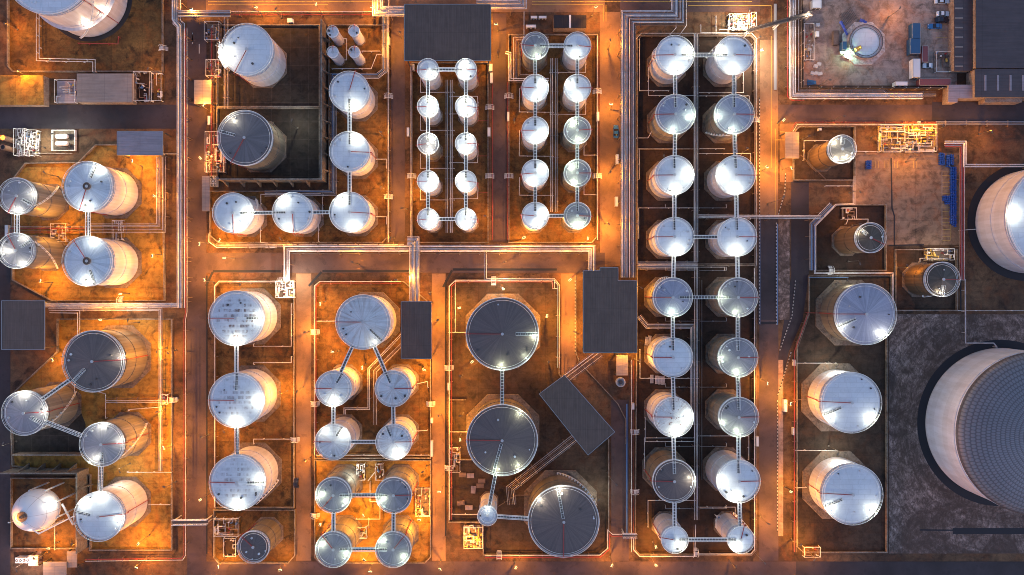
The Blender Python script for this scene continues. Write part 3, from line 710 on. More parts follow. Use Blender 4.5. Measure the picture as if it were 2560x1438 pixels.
tank('J3',2352.8,698.6,43.5,12.5,'T',[(-95,.5)],-90,0,'grey tank with segmented cone roof beside the huge white tank',None,lc=(1,.9,.65),flat_=.16,stair=(-80,0))
tank('J4',2161.7,785,77,11.5,'B',[(-48,1.2),(-150,.8)],205,180,'large lilac grey tank above the two large white ones',None,wallm='wall_D',padk=1.16)
tank('J5',2125.5,1006,76,11,'W',[(-38,1.15),(-148,1.0)],205,178,'large white tank under the lilac grey one','two large white tanks',padk=1.22)
tank('J6',2128.4,1235,76,11,'W',[(-38,1.15),(-148,1.0)],205,178,'large white tank at the foot of its column','two large white tanks',padk=1.22)
tank('J7',2655,544,140,16,'W',[(176,2.2)],None,None,'huge white tank with pinkish wall and black ground ring',None,pad=False)
# the largest tank with a scaled dome roof
def bigdome():
    h = 17; c = W(2592,1083,h); Rt = 204/S*(H-h)/H
    t = thing('storage_tank','largest tank, white wall and blue scaled dome roof, by the dry grass','storage tank',(c.x,c.y,0))
    TK['J8'] = (c.x,c.y,Rt,h,t)
    obj('shell', MB().lathe(0,0,[(Rt-.3,.1),(Rt-.3,h-1),(Rt,h-1),(Rt,h-.8),(Rt-.3,h-.8),(Rt-.3,h)],128), MAT['wall_L'], t)
    m = M('scaled_dome_sheeting',(.10,.13,.20),.5,.2); n = N(m); co = n.coord(); x_,y_,z_,ang,r_ = n.polar()
    u = n.math('DIVIDE', r_, 1.35); off = n.math('MULTIPLY', n.math('FLOOR', u), 1.5708)
    d = n.math('MULTIPLY', n.math('ABSOLUTE', n.math('SINE', n.math('MULTIPLY', u, math.pi))), n.math('ABSOLUTE', n.math('SINE', n.math('ADD', n.math('MULTIPLY', ang, 62), off))))
    big = n.noise(co, .12, 4, .6)
    n.color(n.mix(.3, n.mix(n.ramp(d,[(.1,(0,0,0)),(.5,(1,1,1))]), (.10,.095,.108), (.175,.18,.20)), n.ramp(big,[(.3,(.5,.5,.5)),(.7,(1,1,1))]), 'MULTIPLY')); n.bump(d,.6,.1)
    MAT['dome'] = m
    prf = [(Rt-.1,h),(Rt-.1,h+.2)]+[(Rt*math.cos(R(a)),h+.2+7*math.sin(R(a))) for a in range(0,88,8)]+[(.01,h+7.2)]
    obj('roof', MB().lathe(0,0,prf,128), MAT['dome'], t)
    mb = MB(); mb.ring(0,0,Rt,h+1,.05,128)
    for i in range(90): a = 2*math.pi*i/90; mb.tube([(Rt*math.cos(a),Rt*math.sin(a),h),(Rt*math.cos(a),Rt*math.sin(a),h+1)],.03,4)
    obj('handrail', mb, MAT['brown_pipe'], t)
bigdome()
for k, wd in (('J7',2.3),('J8',2.6)):
    x,y,Rt,h,t = TK[k]
    o = obj('bitumen_ground', MB().lathe(x,y,[(1,.09),(Rt+wd,.09)],96), MAT['blackring'], smooth=False); o['kind'] = 'structure'
x,y,Rt,h,t = TK['T0']; o = obj('bitumen_ground', MB().lathe(x,y,[(1,.09),(Rt+1.1,.09)],96), MAT['blackring'], smooth=False); o['kind'] = 'structure'
mb = MB()
Rs0 = Rt-.42
mb.lathe(0,0,[(Rs0,h*.42),(Rs0+1.1,h*.42),(Rs0+1.1,h*.42+.15),(Rs0,h*.42+.15)],96); obj('wind_girder', mb, MAT['wall_W'], t)
for a in (-38,-68): 
    o = obj('wall_lamp', rimlamp_mesh()[0], None, t, loc=((Rs0+1.2)*math.cos(R(a)),(Rs0+1.2)*math.sin(R(a)),h*.42)); addlight(wl(1.5, WARM), o, (.3,0,1.7))
for a in (150,): pass
# bright scaffolding on the rim of the big white tank
x,y,Rt,h,t = TK['T1']
rnd = random.Random(5)
mb = MB()
for i in range(46):
    a = R(rnd.uniform(168,222)); q = Rt*rnd.uniform(.86,1.13); z0 = h+rnd.uniform(-4,1); a2 = a+R(rnd.uniform(-10,10)); q2 = Rt*rnd.uniform(.86,1.13)
    mb.tube([(q*math.cos(a),q*math.sin(a),z0),(q2*math.cos(a2),q2*math.sin(a2),h+rnd.uniform(0,3))], .06, 4)
for a in range(172,222,9): mb.box(Rt*1.04*math.cos(R(a)),Rt*1.04*math.sin(R(a)),h+.4,1.5,1.2,.08,R(a))
obj('scaffold', mb, MAT['whitebox'], t)
lw = obj('work_lamp', rimlamp_mesh()[0], None, t, loc=(Rt*1.0*math.cos(R(200)),Rt*math.sin(R(200)),h)); addlight(wl(2.0, WARM), lw, (0,0,3.2))
# low tank ring under construction
MAT['slab'] = concrete('new_slab_concrete', (.68,.60,.58), (.58,.51,.50), (.40,.35,.34), .1, None, .15)
MAT['floor'] = concrete('floor_plate_steel', (.72,.67,.69), (.62,.58,.60), (.45,.41,.41), .15, 2.4, .15)
def newtank():
    h = 2.2; c = W(2165,104,h); Rt = 42/S
    t = thing('storage_tank','low pale tank base under construction on an octagonal slab','storage tank',(c.x,c.y,0)); TK['J9'] = (c.x,c.y,Rt,h,t)
    obj('foundation', MB().lathe(0,0,[(8.2,0),(8.2,.5),(.01,.5)],8,math.pi/8), MAT['slab'], t, False)
    obj('shell', MB().lathe(0,0,[(Rt,.5),(Rt,h),(Rt-.5,h),(Rt-.5,h-.4)],64), MAT['shed_pale'], t)
    obj('floor_plate', MB().lathe(0,0,[(Rt-.5,h-.4),(.01,h-.3)],64), MAT['roof_W'], t)
    obj('ring_bar', MB().ring(0,0,Rt-.05,h+.05,.12,64).ring(0,0,Rt-1.0,h-.2,.09,64), MAT['dark_steel'], t)
    obj('access_frame', MB().box(-3,-2.6,h+.3,2,1.3,1.2,.5).tube([(-4,-3.5,.5),(-3,-2.5,h+2.5)],.1,5).tube([(-2,-3.5,.5),(-3,-2.5,h+2.5)],.1,5), MAT['yellow'], t)
    o = obj('work_lamp', rimlamp_mesh()[0], None, t, loc=(-Rt*.80-.4,-Rt*.62-.4,.5)); addlight(wl(2.6,(.5,1,.66)), o, (-.3,0,2.2))
newtank()
# sphere
def sphere():
    rs = 7.0; zc = 10.0; c = W(92,1275,zc)
    t = thing('gas_sphere','white gas sphere on legs with a lit platform on top','sphere tank',(c.x,c.y,0))
    mb = MB().ell(0,0,zc,rs,rs,rs,64,40)
    m = M('sphere_paint',(.72,.70,.72),.4); n = N(m); x_,y_,z_,ang,r_ = n.polar()
    s1 = n.ramp(n.math('ABSOLUTE', n.math('SINE', n.math('MULTIPLY', ang, 3))), [(0,(.16,.08,.08)),(.07,(1,1,1))])
    s2 = n.ramp(n.math('ABSOLUTE', n.math('SINE', n.math('MULTIPLY', n.math('SUBTRACT', z_, zc), .85))), [(0,(.16,.08,.08)),(.07,(1,1,1))])
    n.color(n.mix(.6, n.mix(.6, (.72,.70,.72), s1,'MULTIPLY'), s2,'MULTIPLY'))
    obj('shell', mb, m, t)
    for i in range(8):
        a = R(22+45*i); obj('leg', MB().cyl((rs+.1)*math.cos(a),(rs+.1)*math.sin(a),0,zc,.3,8), MAT['whitebox'], t)
    obj('top_platform', MB().cyl(0,0,zc+rs-.1,zc+rs+.2,1.7,16).ring(0,0,1.7,zc+rs+1.2,.06,16).box(.3,.2,zc+rs+.7,.8,.8,1.2), MAT['brown_pipe'], t)
    mb = MB(); mb.tube([(1.5,-.4,zc+rs),(6.6,-3.6,zc+rs-2.2),(9.0,-4.6,zc+1.5),(10.3,-6.5,4)],.38,4)
    obj('ladder_bridge', MB().tube([(0,-1.6,zc+rs+.2),(2.4,-7.2,zc+2.5),(9.5,-3.8,zc-5)],.28,4), MAT['rail'], t)
    obj('relief_pipe', MB().tube([(8.0,1.8,zc-1),(11.5,-5.6,zc-1.5)],.35,6), MAT['white_pipe'], t)
    o = obj('platform_lamp', rimlamp_mesh()[0], None, t, loc=(-2.4,-1.2,zc+rs-.2)); addlight(wl(3.2, ORANGE), o, (-.3,0,1.6))
    o = obj('side_lamp', rimlamp_mesh()[0], None, t, loc=(7.0,3.6,zc+.5)); addlight(wl(1.6, WHITE), o, (.6,0,2.0))
sphere()

# ---------------------------------------------------------------- footbridges
def bridge(a, b, lab, wd=.5, bright=True):
    xa,ya,ra,ha,_ = TK[a]; xb,yb,rb,hb,_ = TK[b]
    A, B = Vector((xa,ya)), Vector((xb,yb)); d = (B-A).normalized()
    P = A+d*(ra-.15); Q = B-d*(rb-.15); L = (Q-P).length
    rz = math.atan2(d.y,d.x); za, zb = ha-.02, hb-.02
    t = thing('footbridge', lab, 'footbridge', (P.x,P.y,0), 'footbridges between tank roofs', rz)
    def Z(x): return za+(zb-za)*x/L
    mb = MB().add([(0,-wd,za),(L,-wd,zb),(L,wd,zb),(0,wd,za),(0,-wd,za-.12),(L,-wd,zb-.12),(L,wd,zb-.12),(0,wd,za-.12)],[(0,1,2,3),(4,7,6,5),(0,4,5,1),(3,2,6,7)])
    obj('deck', mb, MAT['grating'], t, False)
    mr = MB(); x = .3
    while x < L: mr.tube([(x,-wd,Z(x)+.08),(x,wd,Z(x)+.08)],.055,4); x += 1.0
    obj('deck_bars', mr, MAT['rail'], t)
    for s_ in (-1,1):
        mr = MB(); mr.tube([(0,s_*wd,za+1),(L,s_*wd,zb+1)],.09,4); mr.tube([(0,s_*wd,za+.05),(L,s_*wd,zb+.05)],.09,4)
        x = .2
        while x < L: mr.tube([(x,s_*wd,Z(x)),(x,s_*wd,Z(x)+1)],.04,4); x += 1.6
        obj('side_rail', mr, MAT['rail'], t)
for a, b, l in [('A1','A3','footbridge joining the two grey tanks at the orange yard edge'),('A2','A4','footbridge joining the two white tanks in the orange yard'),
  ('B1','B2','slanting footbridge from the large slate tank to the edge tank'),('B2','B3','long slanting footbridge below the edge tank, lower corner yard'),('B3','B4','footbridge down to the blue white tank near the sphere'),
  ('C1','C2','footbridge between the two upper tanks of the L'),('C2','C3','footbridge down to the corner tank of the L'),('C4','C3','footbridge from the middle of the bottom arm to the L corner'),('C5','C4','footbridge at the road end of the L'),
  ('G1','G2','footbridge between the upper two rust patched tanks'),('G2','G3','footbridge between the lower two rust patched tanks'),
  ('H1','H3','footbridge slanting down from the large streaked tank toward the road'),('H1','H2','footbridge slanting down from the large streaked tank toward the narrow shed'),
  ('H3','H5','footbridge between streaked tanks in the column by the road'),('H2','H4','footbridge between streaked tanks in the column by the narrow shed'),
  ('H5','H4','level footbridge joining the lower two streaked tanks'),('H6','H7','level footbridge joining the upper pair of tan walled tanks'),
  ('H6','H8','footbridge down the left pair of tan walled tanks'),('H7','H9','footbridge down the right pair of tan walled tanks'),('H8','H9','level footbridge joining the lower pair of tan walled tanks'),
  ('I1','I2','long footbridge between the upper two giant dark tanks'),('I2','I4','footbridge from the middle giant tank to the narrow silver tank'),('I4','I3','footbridge from the narrow silver tank to the lowest giant tank'),
  ('D11','D12','level footbridge at the top of the ten smallest tanks'),('D51','D52','level footbridge at the bottom of the ten smallest tanks'),
  ('E11','E12','level footbridge at the top of the ten tanks by the orange road'),('E51','E52','level footbridge at the bottom of the ten tanks by the orange road'),
  ('F11','F12','level footbridge between the first pair of the long twin row'),('F41','F42','level footbridge between the fourth pair of the long twin row'),('F51','F52','level footbridge between the fifth pair of the long twin row'),('F91','F92','level footbridge between the last pair of the long twin row')]:
    bridge(a, b, l)
for pref, nm in (('D','of the ten smallest tanks'),('E','of the ten tanks by the orange road')):
    for ci in (1,2):
        for ri in range(1,5):
            bridge('%s%d%d'%(pref,ri,ci),'%s%d%d'%(pref,ri+1,ci),'footbridge after the %s tank, %s column %s' % (FO[ri-1], 'left' if ci == 1 else 'right', nm), .48)
for ci in (1,2):
    for ri in range(1,9):
        bridge('F%d%d'%(ri,ci),'F%d%d'%(ri+1,ci),'footbridge after the %s tank, %s column of the long twin row' % (FO[ri-1], 'left' if ci == 1 else 'right'), .5)

# ---------------------------------------------------------------- pipes
def rack(lab, path, n, width, mats, z=4.0, r=None, sup=7.0, posts=True, name='pipe_rack', group='pipe racks'):
    """n parallel pipes (width in photo pixels) along a photo-pixel path at height z"""
    P = [W(x,y,z)[:2] for x,y in path]; wd = width/S*(H-z)/H
    t = thing(name, lab, 'pipes', (0,0,0), group)
    sp = wd/(n-1) if n > 1 else 0
    for i in range(n):
        q = offset(P, -wd/2+sp*i if n > 1 else 0)
        m = mats[i % len(mats)]; rr = r or max(.09, min(.32, sp*.36 if n > 1 else width/S/2))
        rr *= (1.0, .8, 1.1, .7)[(i*7+n) % 4] if n > 1 else 1
        zz = z + (.0, .12, -.1)[i % 3]
        obj('pipe', MB().tube([(a.x,a.y,zz) for a in q], rr, 7), MAT[m], t)
    if n > 1 and posts:
        cnt = 0
        for i in range(len(P)-1):
            a, b = Vector(P[i]), Vector(P[i+1]); L = (b-a).length
            if L < sup*.7: continue
            d = (b-a)/L; k = int(L//sup)
            for j in range(k):
                if cnt >= 60: break
                c = a+d*((j+.5)*L/k); rz = math.atan2(d.y,d.x); cnt += 1
                mb = MB().box(0,0,z-.45,.22,wd+1.0,.22); mb.box(0,wd/2+.35,(z-.5)/2,.2,.2,z-.5); mb.box(0,-wd/2-.35,(z-.5)/2,.2,.2,z-.5)
                o = obj('support_frame', mb, MAT['brown_pipe'], t, False, (c.x,c.y,0)); o.rotation_euler = (0,0,rz)
    return t
def pipe(lab, path, wpx=1.6, mat='white_pipe', z=1.0, group='single pipes in the yards'):
    P = [W(x,y,z) for x,y in path]
    mb = MB().tube(P, wpx/S/2, 6)
    P2 = Vector(P[-1]); mb.cyl(P2.x,P2.y,0.05,z+.1,wpx/S/2*1.1,6); P1 = Vector(P[0]); mb.cyl(P1.x,P1.y,0.05,z+.1,wpx/S/2*1.1,6)
    # little saddles carry the pipe on the ground
    for i in range(len(P)-1):
        L = (P[i+1]-P[i]).length; k = int(L//6)
        for j in range(k):
            c = P[i].lerp(P[i+1],(j+.5)/k); mb.box(c.x,c.y,(z-.05)/2,.3,.3,max(.1,z-.05))
    return tag(obj('pipe', mb, MAT[mat]), lab, 'pipe', group)
W_, P_, B_, G_, R_, U_ = 'white_pipe','pale_pipe','brown_pipe','grey_pipe','red','blue_pipe'
rack('broad pale pipe rack running down beside the left road',[(442,-40),(442,56),(452,64),(452,770)],7,19,[P_,W_,G_,W_,P_,B_,W_],5)
rack('two loose pipes entering from the top beside the left road',[(434,-40),(434,48),(448,66),(448,90)],2,5,[W_,G_],5.5,posts=False)
rack('red and white pipes along the edge of the left road',[(466,70),(466,780),(462,800),(462,1388),(456,1398),(214,1401)],2,4,[R_,W_],2.2,.13)
rack('bright horizontal pipe bundle left of the road, over the lower yard',[(112,763),(455,763)],4,9,[W_,W_,P_,W_],4,.17)
rack('thin pipes below the bright bundle turning down to the lower yard',[(122,772),(401,773),(401,1178)],3,7,[W_,W_,P_],3,.13)
rack('short pipe pair from the flat shed to the large slate tank',[(124,779),(197,780),(197,842)],2,6,[W_,W_],3,.12,posts=False)
rack('pipes between the two orange yard tank rows turning up beside the wall',[(226,571),(402,571),(402,392)],7,22,[W_,B_,W_,B_,W_,P_,W_],2.5,.11)
rack('reddish pipes between the two tan walled edge tanks',[(24,574),(222,574)],4,13,[R_,B_,R_,W_],2,.12)
rack('pipe run entering the lower corner yard in three lines',[(264,1002),(420,1002)],3,9,[W_,W_,B_],2,.11)
rack('main pipe rack across the middle road',[(716,702),(716,621),(1480,621),(1480,680)],6,15,[W_,P_,W_,B_,W_,P_],5,.17)
rack('thin pipe pair along the middle road',[(540,613),(1010,611)],3,7,[B_,W_,B_],3,.11)
rack('dark pipes under the main middle rack',[(722,630),(1474,630)],2,7,['dark_steel',W_],4,.13)
rack('pale pipe rack crossing the middle road beside the narrow shed',[(1018,604),(1036,604),(1036,756)],8,23,[P_,W_,P_,W_,G_,W_,P_,W_],6,.16)
rack('small branch pipe from the middle rack down to the uppermost giant tank yard',[(1214,622),(1214,698),(1384,698),(1396,712),(1396,920)],2,4,[U_,W_],3,.10)
rack('widest pipe rack bending down beside the long twin row',[(1697,-60),(1697,45),(1571,45),(1571,694)],13,36,[W_,P_,G_,P_,W_,P_,'dark_steel',P_,B_,G_,W_,'dark_steel',B_],6,.15)
rack('central pipe rack down the upper half of the long twin row',[(1741,86),(1741,655)],4,11,[W_,P_,W_,'dark_steel'],3,.15)
rack('central pipe rack down the lower half of the long twin row',[(1742,668),(1742,1300)],4,11,[P_,W_,P_,'dark_steel'],3,.15)
rack('dark thin lines right of the central rack of the long twin row',[(1752,700),(1752,1200)],2,5,['dark_steel',G_],1.5,.08,posts=False)
rack('horizontal pipe bundle crossing between fourth and fifth twin row tanks',[(1594,664),(1744,664)],7,18,[P_,W_,G_,P_,W_,P_,G_],3.4,.14)
rack('pipe bundle leaving the wide grey shed under the fifth twin row tanks',[(1598,790),(1618,815),(1732,815),(1732,1062)],5,12,[P_,W_,P_,W_,B_],2.6,.12)
rack('pipe ring on the top and side wall of the long twin row yard',[(1592,100),(1604,86),(1878,86),(1889,98),(1889,664)],2,5,[B_,W_],1.6,.12)
rack('pale pipe along the lower side wall of the long twin row yard',[(1888,670),(1888,1376),(1878,1387),(1742,1387)],2,4,[W_,B_],1.6,.13)
rack('pale pipe in the lower corner of the long twin row yard',[(1586,1345),(1586,1374),(1600,1389),(1735,1389),(1737,1312)],2,4,[W_,B_],1.6,.13)
rack('thick white pipes turning round the dirt construction yard',[(1982,-60),(1982,240),(2306,240)],4,13,[W_,P_,W_,P_],3,.24)
rack('thin brown pipes inside the thick white ones by the construction yard',[(1998,-60),(1998,226),(2210,226),(2222,236),(2340,236)],4,12,[B_,W_,B_,B_],2.5,.12)
rack('red pipe line beside the thick white construction yard pipes',[(1971,-60),(1971,240),(1980,249),(2010,249)],2,4,[R_,W_],2,.16)
rack('white pipe pair crossing the dark road from the long twin row',[(1746,541),(2052,543)],3,7,[W_,P_,W_],5,.17)
rack('bluish pipes dropping beside the dark pit yard',[(2080,512),(2032,562),(2032,676)],5,14,[W_,U_,P_,U_,W_],3,.14)
rack('thin white pipe framing the dark pit yard',[(2136,440),(2136,510),(2090,512),(2037,566),(2037,683),(2232,683),(2232,762)],2,2.5,[W_,W_],2.4,.10,posts=False)
rack('thick white pipes bending beside the blue drums',[(2362,356),(2412,356),(2412,414),(2600,414)],2,5,[W_,W_],2.5,.24)
rack('long pale pipe with red line going down past the drums to the largest tank',[(2362,364),(2405,364),(2405,700)],5,12,[B_,R_,W_,R_,P_],2,.15)
pipe('pale blue pipe from the drum row down to the scaled dome tank',[(2413,700),(2414,858),(2484,858),(2492,868)],3,'pale_pipe',2)
pipe('thin pale line along the top of the dry grass',[(2240,777),(2600,777)],1.3,'white_pipe',1)
rack('pipes down the centre of the ten smallest tanks',[(1123,200),(1123,582)],5,16,[G_,G_,'dark_steel',W_,P_],2.5,.14)
rack('pipes down the centre of the ten tanks by the orange road',[(1385,146),(1385,530)],5,16,[W_,P_,'dark_steel',G_,G_],2.8,.17)
rack('brown pipe coil around the head of the yard by the orange road',[(1372,100),(1290,100),(1290,196),(1340,196)],7,20,[B_,W_,B_,W_,B_,B_,W_],1.8,.10)
rack('thick pink lit pipe at the upper corner of the orange road yard',[(1264,131),(1275,134),(1275,199),(1372,199)],2,5,[W_,W_],3,.2)
rack('diagonal pipes leaving the narrow shed, upper group',[(1004,836),(922,922),(922,1022),(862,1022),(862,1036)],2,4,[W_,W_],2.2,.13)
rack('diagonal pipes leaving the narrow shed, lower group',[(1004,862),(938,928),(938,1062)],3,7,[W_,B_,W_],2.2,.12)
rack('brown diagonal pipe bundle linking the wide grey shed and the tilted shed',[(1410,950),(1500,882)],8,24,[B_,P_,B_,B_,P_,B_,W_,B_],4,.14)
rack('diagonal pipe bundle between the two lower giant tanks',[(1436,1096),(1276,1222),(1280,1262)],6,20,[G_,P_,B_,G_,W_,G_],2,.10)
rack('white hot lit bundle entering at the top left of the widest shed',[(944,-60),(944,28),(1012,28)],7,24,[W_,P_,W_,W_,P_,W_,W_],5,.2)
rack('pale bundle turning up at the top right of the widest shed',[(1190,10),(1304,10),(1304,-60)],8,24,[P_,W_,P_,G_,P_,W_,P_,W_],5,.16)
rack('pipes along the left side of the slab paved yards',[(565,44),(565,272)],3,9,[W_,B_,W_],3,.13)
rack('pipes down the inner side of the slab paved yards road',[(530,70),(530,440)],3,9,[B_,R_,B_],2,.13)
rack('dark blue pipe bundle beside the buttressed wall',[(962,40),(962,176),(944,190),(834,190),(834,482),(662,484)],5,13,[P_,U_,W_,G_,W_],2.5,.11)
rack('pale pipes down the right side of the L yard',[(970,-10),(970,606)],2,4,[B_,W_],2,.13)
rack('pale pipe framing the bottom of the L yard',[(524,584),(524,604),(542,617),(968,613)],2,3.5,[W_,B_],2,.12)
rack('pipe bridge at the top crossing the left road',[(446,34),(576,34)],4,13,[G_,'dark_steel',G_,G_],6,.25)
rack('red pipes along the top road',[(576,33),(930,33)],3,8,[R_,B_,W_],1.6,.12)
rack('white pipe rectangle outlining the streaked tank yard',[(788,1136),(788,716),(800,706),(1002,706)],2,4,[R_,W_],1.8,.12)
rack('white pipe outlining the rust patched tank yard',[(538,1268),(538,716),(548,705),(700,705)],2,3,[B_,W_],1.8,.12)
rack('pipes along the left side of the giant tank yard',[(1126,1300),(1126,716),(1140,703),(1384,703),(1384,720)],2,4,[R_,W_],1.8,.12)
rack('brown pipes along the foot of the giant tank yard',[(1212,1392),(1500,1390),(1521,1372),(1521,1330),(1530,1338),(1588,1338)],2,5,[R_,W_],2,.15)
rack('pipes above the shiny silver tank yard',[(1980,330),(1992,310),(2340,310)],4,9,[B_,W_,B_,R_],2,.12)
rack('pale thin pipes along the top of the right yards',[(2340,308),(2600,308)],3,8,[G_,P_,G_],1.5,.11)
rack('red pipe line down to the right lower yards',[(2022,785),(1988,880),(1988,1380)],2,4,[R_,B_],1.6,.13)
rack('pipes right of the ten smallest tanks',[(1228,160),(1228,600)],2,6,[B_,R_],1.5,.10,posts=False)
rack('pipes left of the ten smallest tanks',[(1029,160),(1029,600)],2,3,[W_,B_],1.8,.12,posts=False)
rack('red pipes left of the orange road yard',[(1272,205),(1272,600)],2,5,[R_,B_],1.5,.10,posts=False)
rack('red pipes right of the orange road yard',[(1494,90),(1494,600)],3,7,[B_,W_,R_],1.5,.10,posts=False)
rack('dark red pipes left of the lower twin row yard',[(1579,900),(1579,1380)],3,8,[B_,W_,R_],1.5,.12,posts=False)
# loops and branches in the yards
for i, y in enumerate((231,326,421,500)):
    pipe('thin white pipe loop under the %s small tank, left column' % FO[i],[(1051,y-36),(1051,y),(1136,y)],1.5)
for i, y in enumerate((241,285,407,497)):
    pipe('thin white pipe loop by the %s small tank, right column' % FO[i+1],[(1124,y),(1194,y),(1195,y-30 if i else y+44)],1.5)
for i, y in enumerate((288,376,468)):
    pipe('thin red lit branch right of the %s small tank' % FO[i+1],[(1195,y+14),(1220,y+14)],1.3,'red')
for i,(y0,y1) in enumerate(((222,280),(327,390),(444,488))):
    pipe('thin white pipe loop beside the %s left tank by the orange road' % FO[i+1],[(1299,y0),(1298,y1),(1384,y1+1)],1.5)
for i,(y0,y1) in enumerate(((150,181),(222,286),(365,388),(460,487))):
    pipe('thin white pipe loop beside the %s right tank by the orange road' % FO[i],[(1464 if i < 2 else 1460,y0),(1464 if i < 2 else 1460,y1),(1374 if i < 2 else 1492,y1)],1.4)
for i,(y0,y1,x1) in enumerate(((165,239,1738),(95,227,1672),(345,381,1600),(448,372,1812),(596,520,1748),(1178,1095,1736),(1318,1251,1738),(1044,1104,1736),(874,946,1746))):
    x0 = (1621,1599,1620,1598,1597,1611,1620,1613,1600)[i]
    pipe('thin white pipe loop %s down the left side of the long twin row' % FO[i],[(x0,y0),(x0,y1),(x1,y1)] if i not in (2,) else [(1592,y0),(x0,y0),(1634,y1-60)],1.5)
for i,(y0,y1,x1) in enumerate(((180,232,1859),(384,442,1877),(240,252,1873),(545,548,1876),(1090,1150,1872),(1268,1296,1838),(668,676,1812))):
    pipe('thin white pipe loop %s down the right side of the long twin row' % FO[i],[(1746,y0 if i != 0 else y1),(x1,y0 if i != 0 else y1),(x1,y1 if i != 0 else y0)],1.4)
for i, y in enumerate((520,676,803,968,1116,1272)):
    pipe('thin dark branch %s between the twin row columns' % FO[i],[(1664,y-8),(1664,y),(1734,y)],1.1,'grey_pipe'); pipe('thin dark branch %s right of the twin row rack' % FO[i],[(1750,y),(1816,y),(1816,y-8)],1.1,'grey_pipe')
for p, l, c in [([(634,860),(634,866),(728,866),(728,760)],'thin pipe under the uppermost rust patched tank','pale_pipe'),([(634,912),(634,907),(728,907),(728,892)],'thin pipe above the middle rust patched tank',W_),
  ([(634,1110),(634,1098),(732,1098)],'thin pipe above the lowest rust patched tank',W_),([(536,1300),(590,1300),(590,1322)],'short pipe left of the lone dark tank',W_),
  ([(1122,831),(1164,831)],'short pipe into the uppermost giant tank',W_),([(1124,1080),(1166,1080)],'short pipe into the middle giant tank',W_),([(1138,830),(1138,704),(1380,704),(1382,722),(1394,722)],'bright thin pipe square inside the uppermost giant tank yard',W_),
  ([(1130,1286),(1196,1286)],'short pipe into the narrow silver tank',W_),([(1232,1275),(1290,1238),(1330,1238)],'thin pipe right of the narrow silver tank',B_),
  ([(790,803),(842,803)],'short pipe into the large streaked tank',W_),([(1042,960),(1068,954),(1070,970)],'short bright pipe right of the upper right streaked tank',W_),([(1042,1078),(1068,1076)],'short bright pipe right of the lower right streaked tank',W_),
  ([(790,1138),(1076,1138)],'white pipe along the wall under the streaked tanks',W_),([(938,1170),(938,1180),(920,1202)],'pipe fitting above the tan walled tanks',W_),([(925,1206),(925,1254),(962,1254)],'vertical pipe between the upper tan walled tanks',W_),
  ([(950,1262),(950,1298),(890,1298)],'pipe loop between the upper and lower tan walled tanks',W_),([(922,1320),(922,1300)],'short pipe between the lower tan walled tanks',W_),
  ([(652,532),(652,486),(800,484)],'thin pipe over the bottom arm of the L',W_),([(806,540),(806,486)],'thin pipe beside the middle tank of the bottom arm',W_),([(651,545),(651,606),(668,608)],'thin pipe dropping from the end tank of the L',W_),
  ([(796,545),(796,604)],'thin pipe dropping from the middle tank of the bottom arm',W_),([(940,398),(966,398),(966,420)],'short pipe right of the second L tank',W_),([(940,542),(966,542),(966,560)],'short pipe right of the corner L tank',W_),
  ([(840,97),(866,97),(866,150),(848,150)],'thin pipe between the four tiny vessels',W_),([(905,128),(950,128)],'thin pipe right of the four tiny vessels',W_),([(830,172),(928,172),(942,136),(955,136)],'bent thin line below the four tiny vessels',W_),
  ([(91,-20),(91,152),(232,155),(232,180)],'pink lit pipe bending round the huge corner tank',W_),([(98,-20),(98,146),(238,149),(238,180)],'inner pink lit pipe bending round the huge corner tank',W_),([(195,108),(295,110),(296,92)],'red pipe loop under the huge corner tank',R_),
  ([(240,500),(240,410)],'thin upright pipe in the orange yard',W_),([(186,980),(186,962),(264,985),(264,1010),(264,1046)],'thin pipe from the slate tank down to the grey tank',W_),([(318,1180),(318,1181),(404,1181),(428,1181)],'pipe above the blue white tank',W_),
  ([(137,1300),(137,1375)],'thick pipe below the sphere',P_),([(372,1262),(424,1262)],'short pipe right of the blue white tank',W_),([(320,1028),(322,1024),(400,1018)],'pipe above the mid grey tank',W_),
  ([(2010,400),(2010,352),(2070,352)],'pale pipe loop beside the shiny silver tank',W_),([(2003,388),(2066,450)],'diagonal brown pipe in the silver tank yard',B_),([(2136,378),(2200,380)],'pale pipe between the silver tank and the process skid',W_),
  ([(2065,465),(2132,465)],'short pipe under the silver tank yard',W_),([(2116,560),(2120,548),(2170,548),(2170,556)],'thin pipe behind the rusty rimmed tank',W_),([(2300,655),(2300,646),(2370,646)],'thin pipe above the segmented tank',W_),
  ([(2024,694),(2120,694)],'bluish pipe above the lilac tank',U_),([(2018,782),(2095,784)],'red pipe into the lilac tank',R_),([(1990,908),(2092,908)],'pale pipe above the upper large white tank',W_),([(1988,1126),(2092,1127)],'pale pipe above the lower large white tank',W_),
  ([(1986,999),(2014,999)],'thin brown pipe left of the upper large white tank',B_),([(1990,1220),(2016,1219)],'thin pipe left of the lower large white tank',W_),([(2402,576),(2440,573)],'short pale pipe into the huge pinkish tank',W_),
  ([(1752,62),(1752,82),(1820,82),(1820,62)],'bent pipe left of the white lit plant',W_),([(1790,40),(1790,86)],'upright pipe left of the white lit plant',W_),([(1800,74),(1872,74)],'bright thick pipe below the white lit plant',W_),
  ([(1690,30),(1690,70),(1672,90)],'pipe dropping from the widest rack into the first twin row tank',W_),([(1716,-20),(1716,64),(1700,86)],'outer pipe dropping from the widest rack',W_),
  ([(1310,30),(1310,90),(1302,110)],'pink pipe right of the widest shed',W_),([(408,385),(442,385)],'short pipe from the pink roofed shed to the rack',W_)]:
    pipe(l, p, 1.7, c, 1.2)

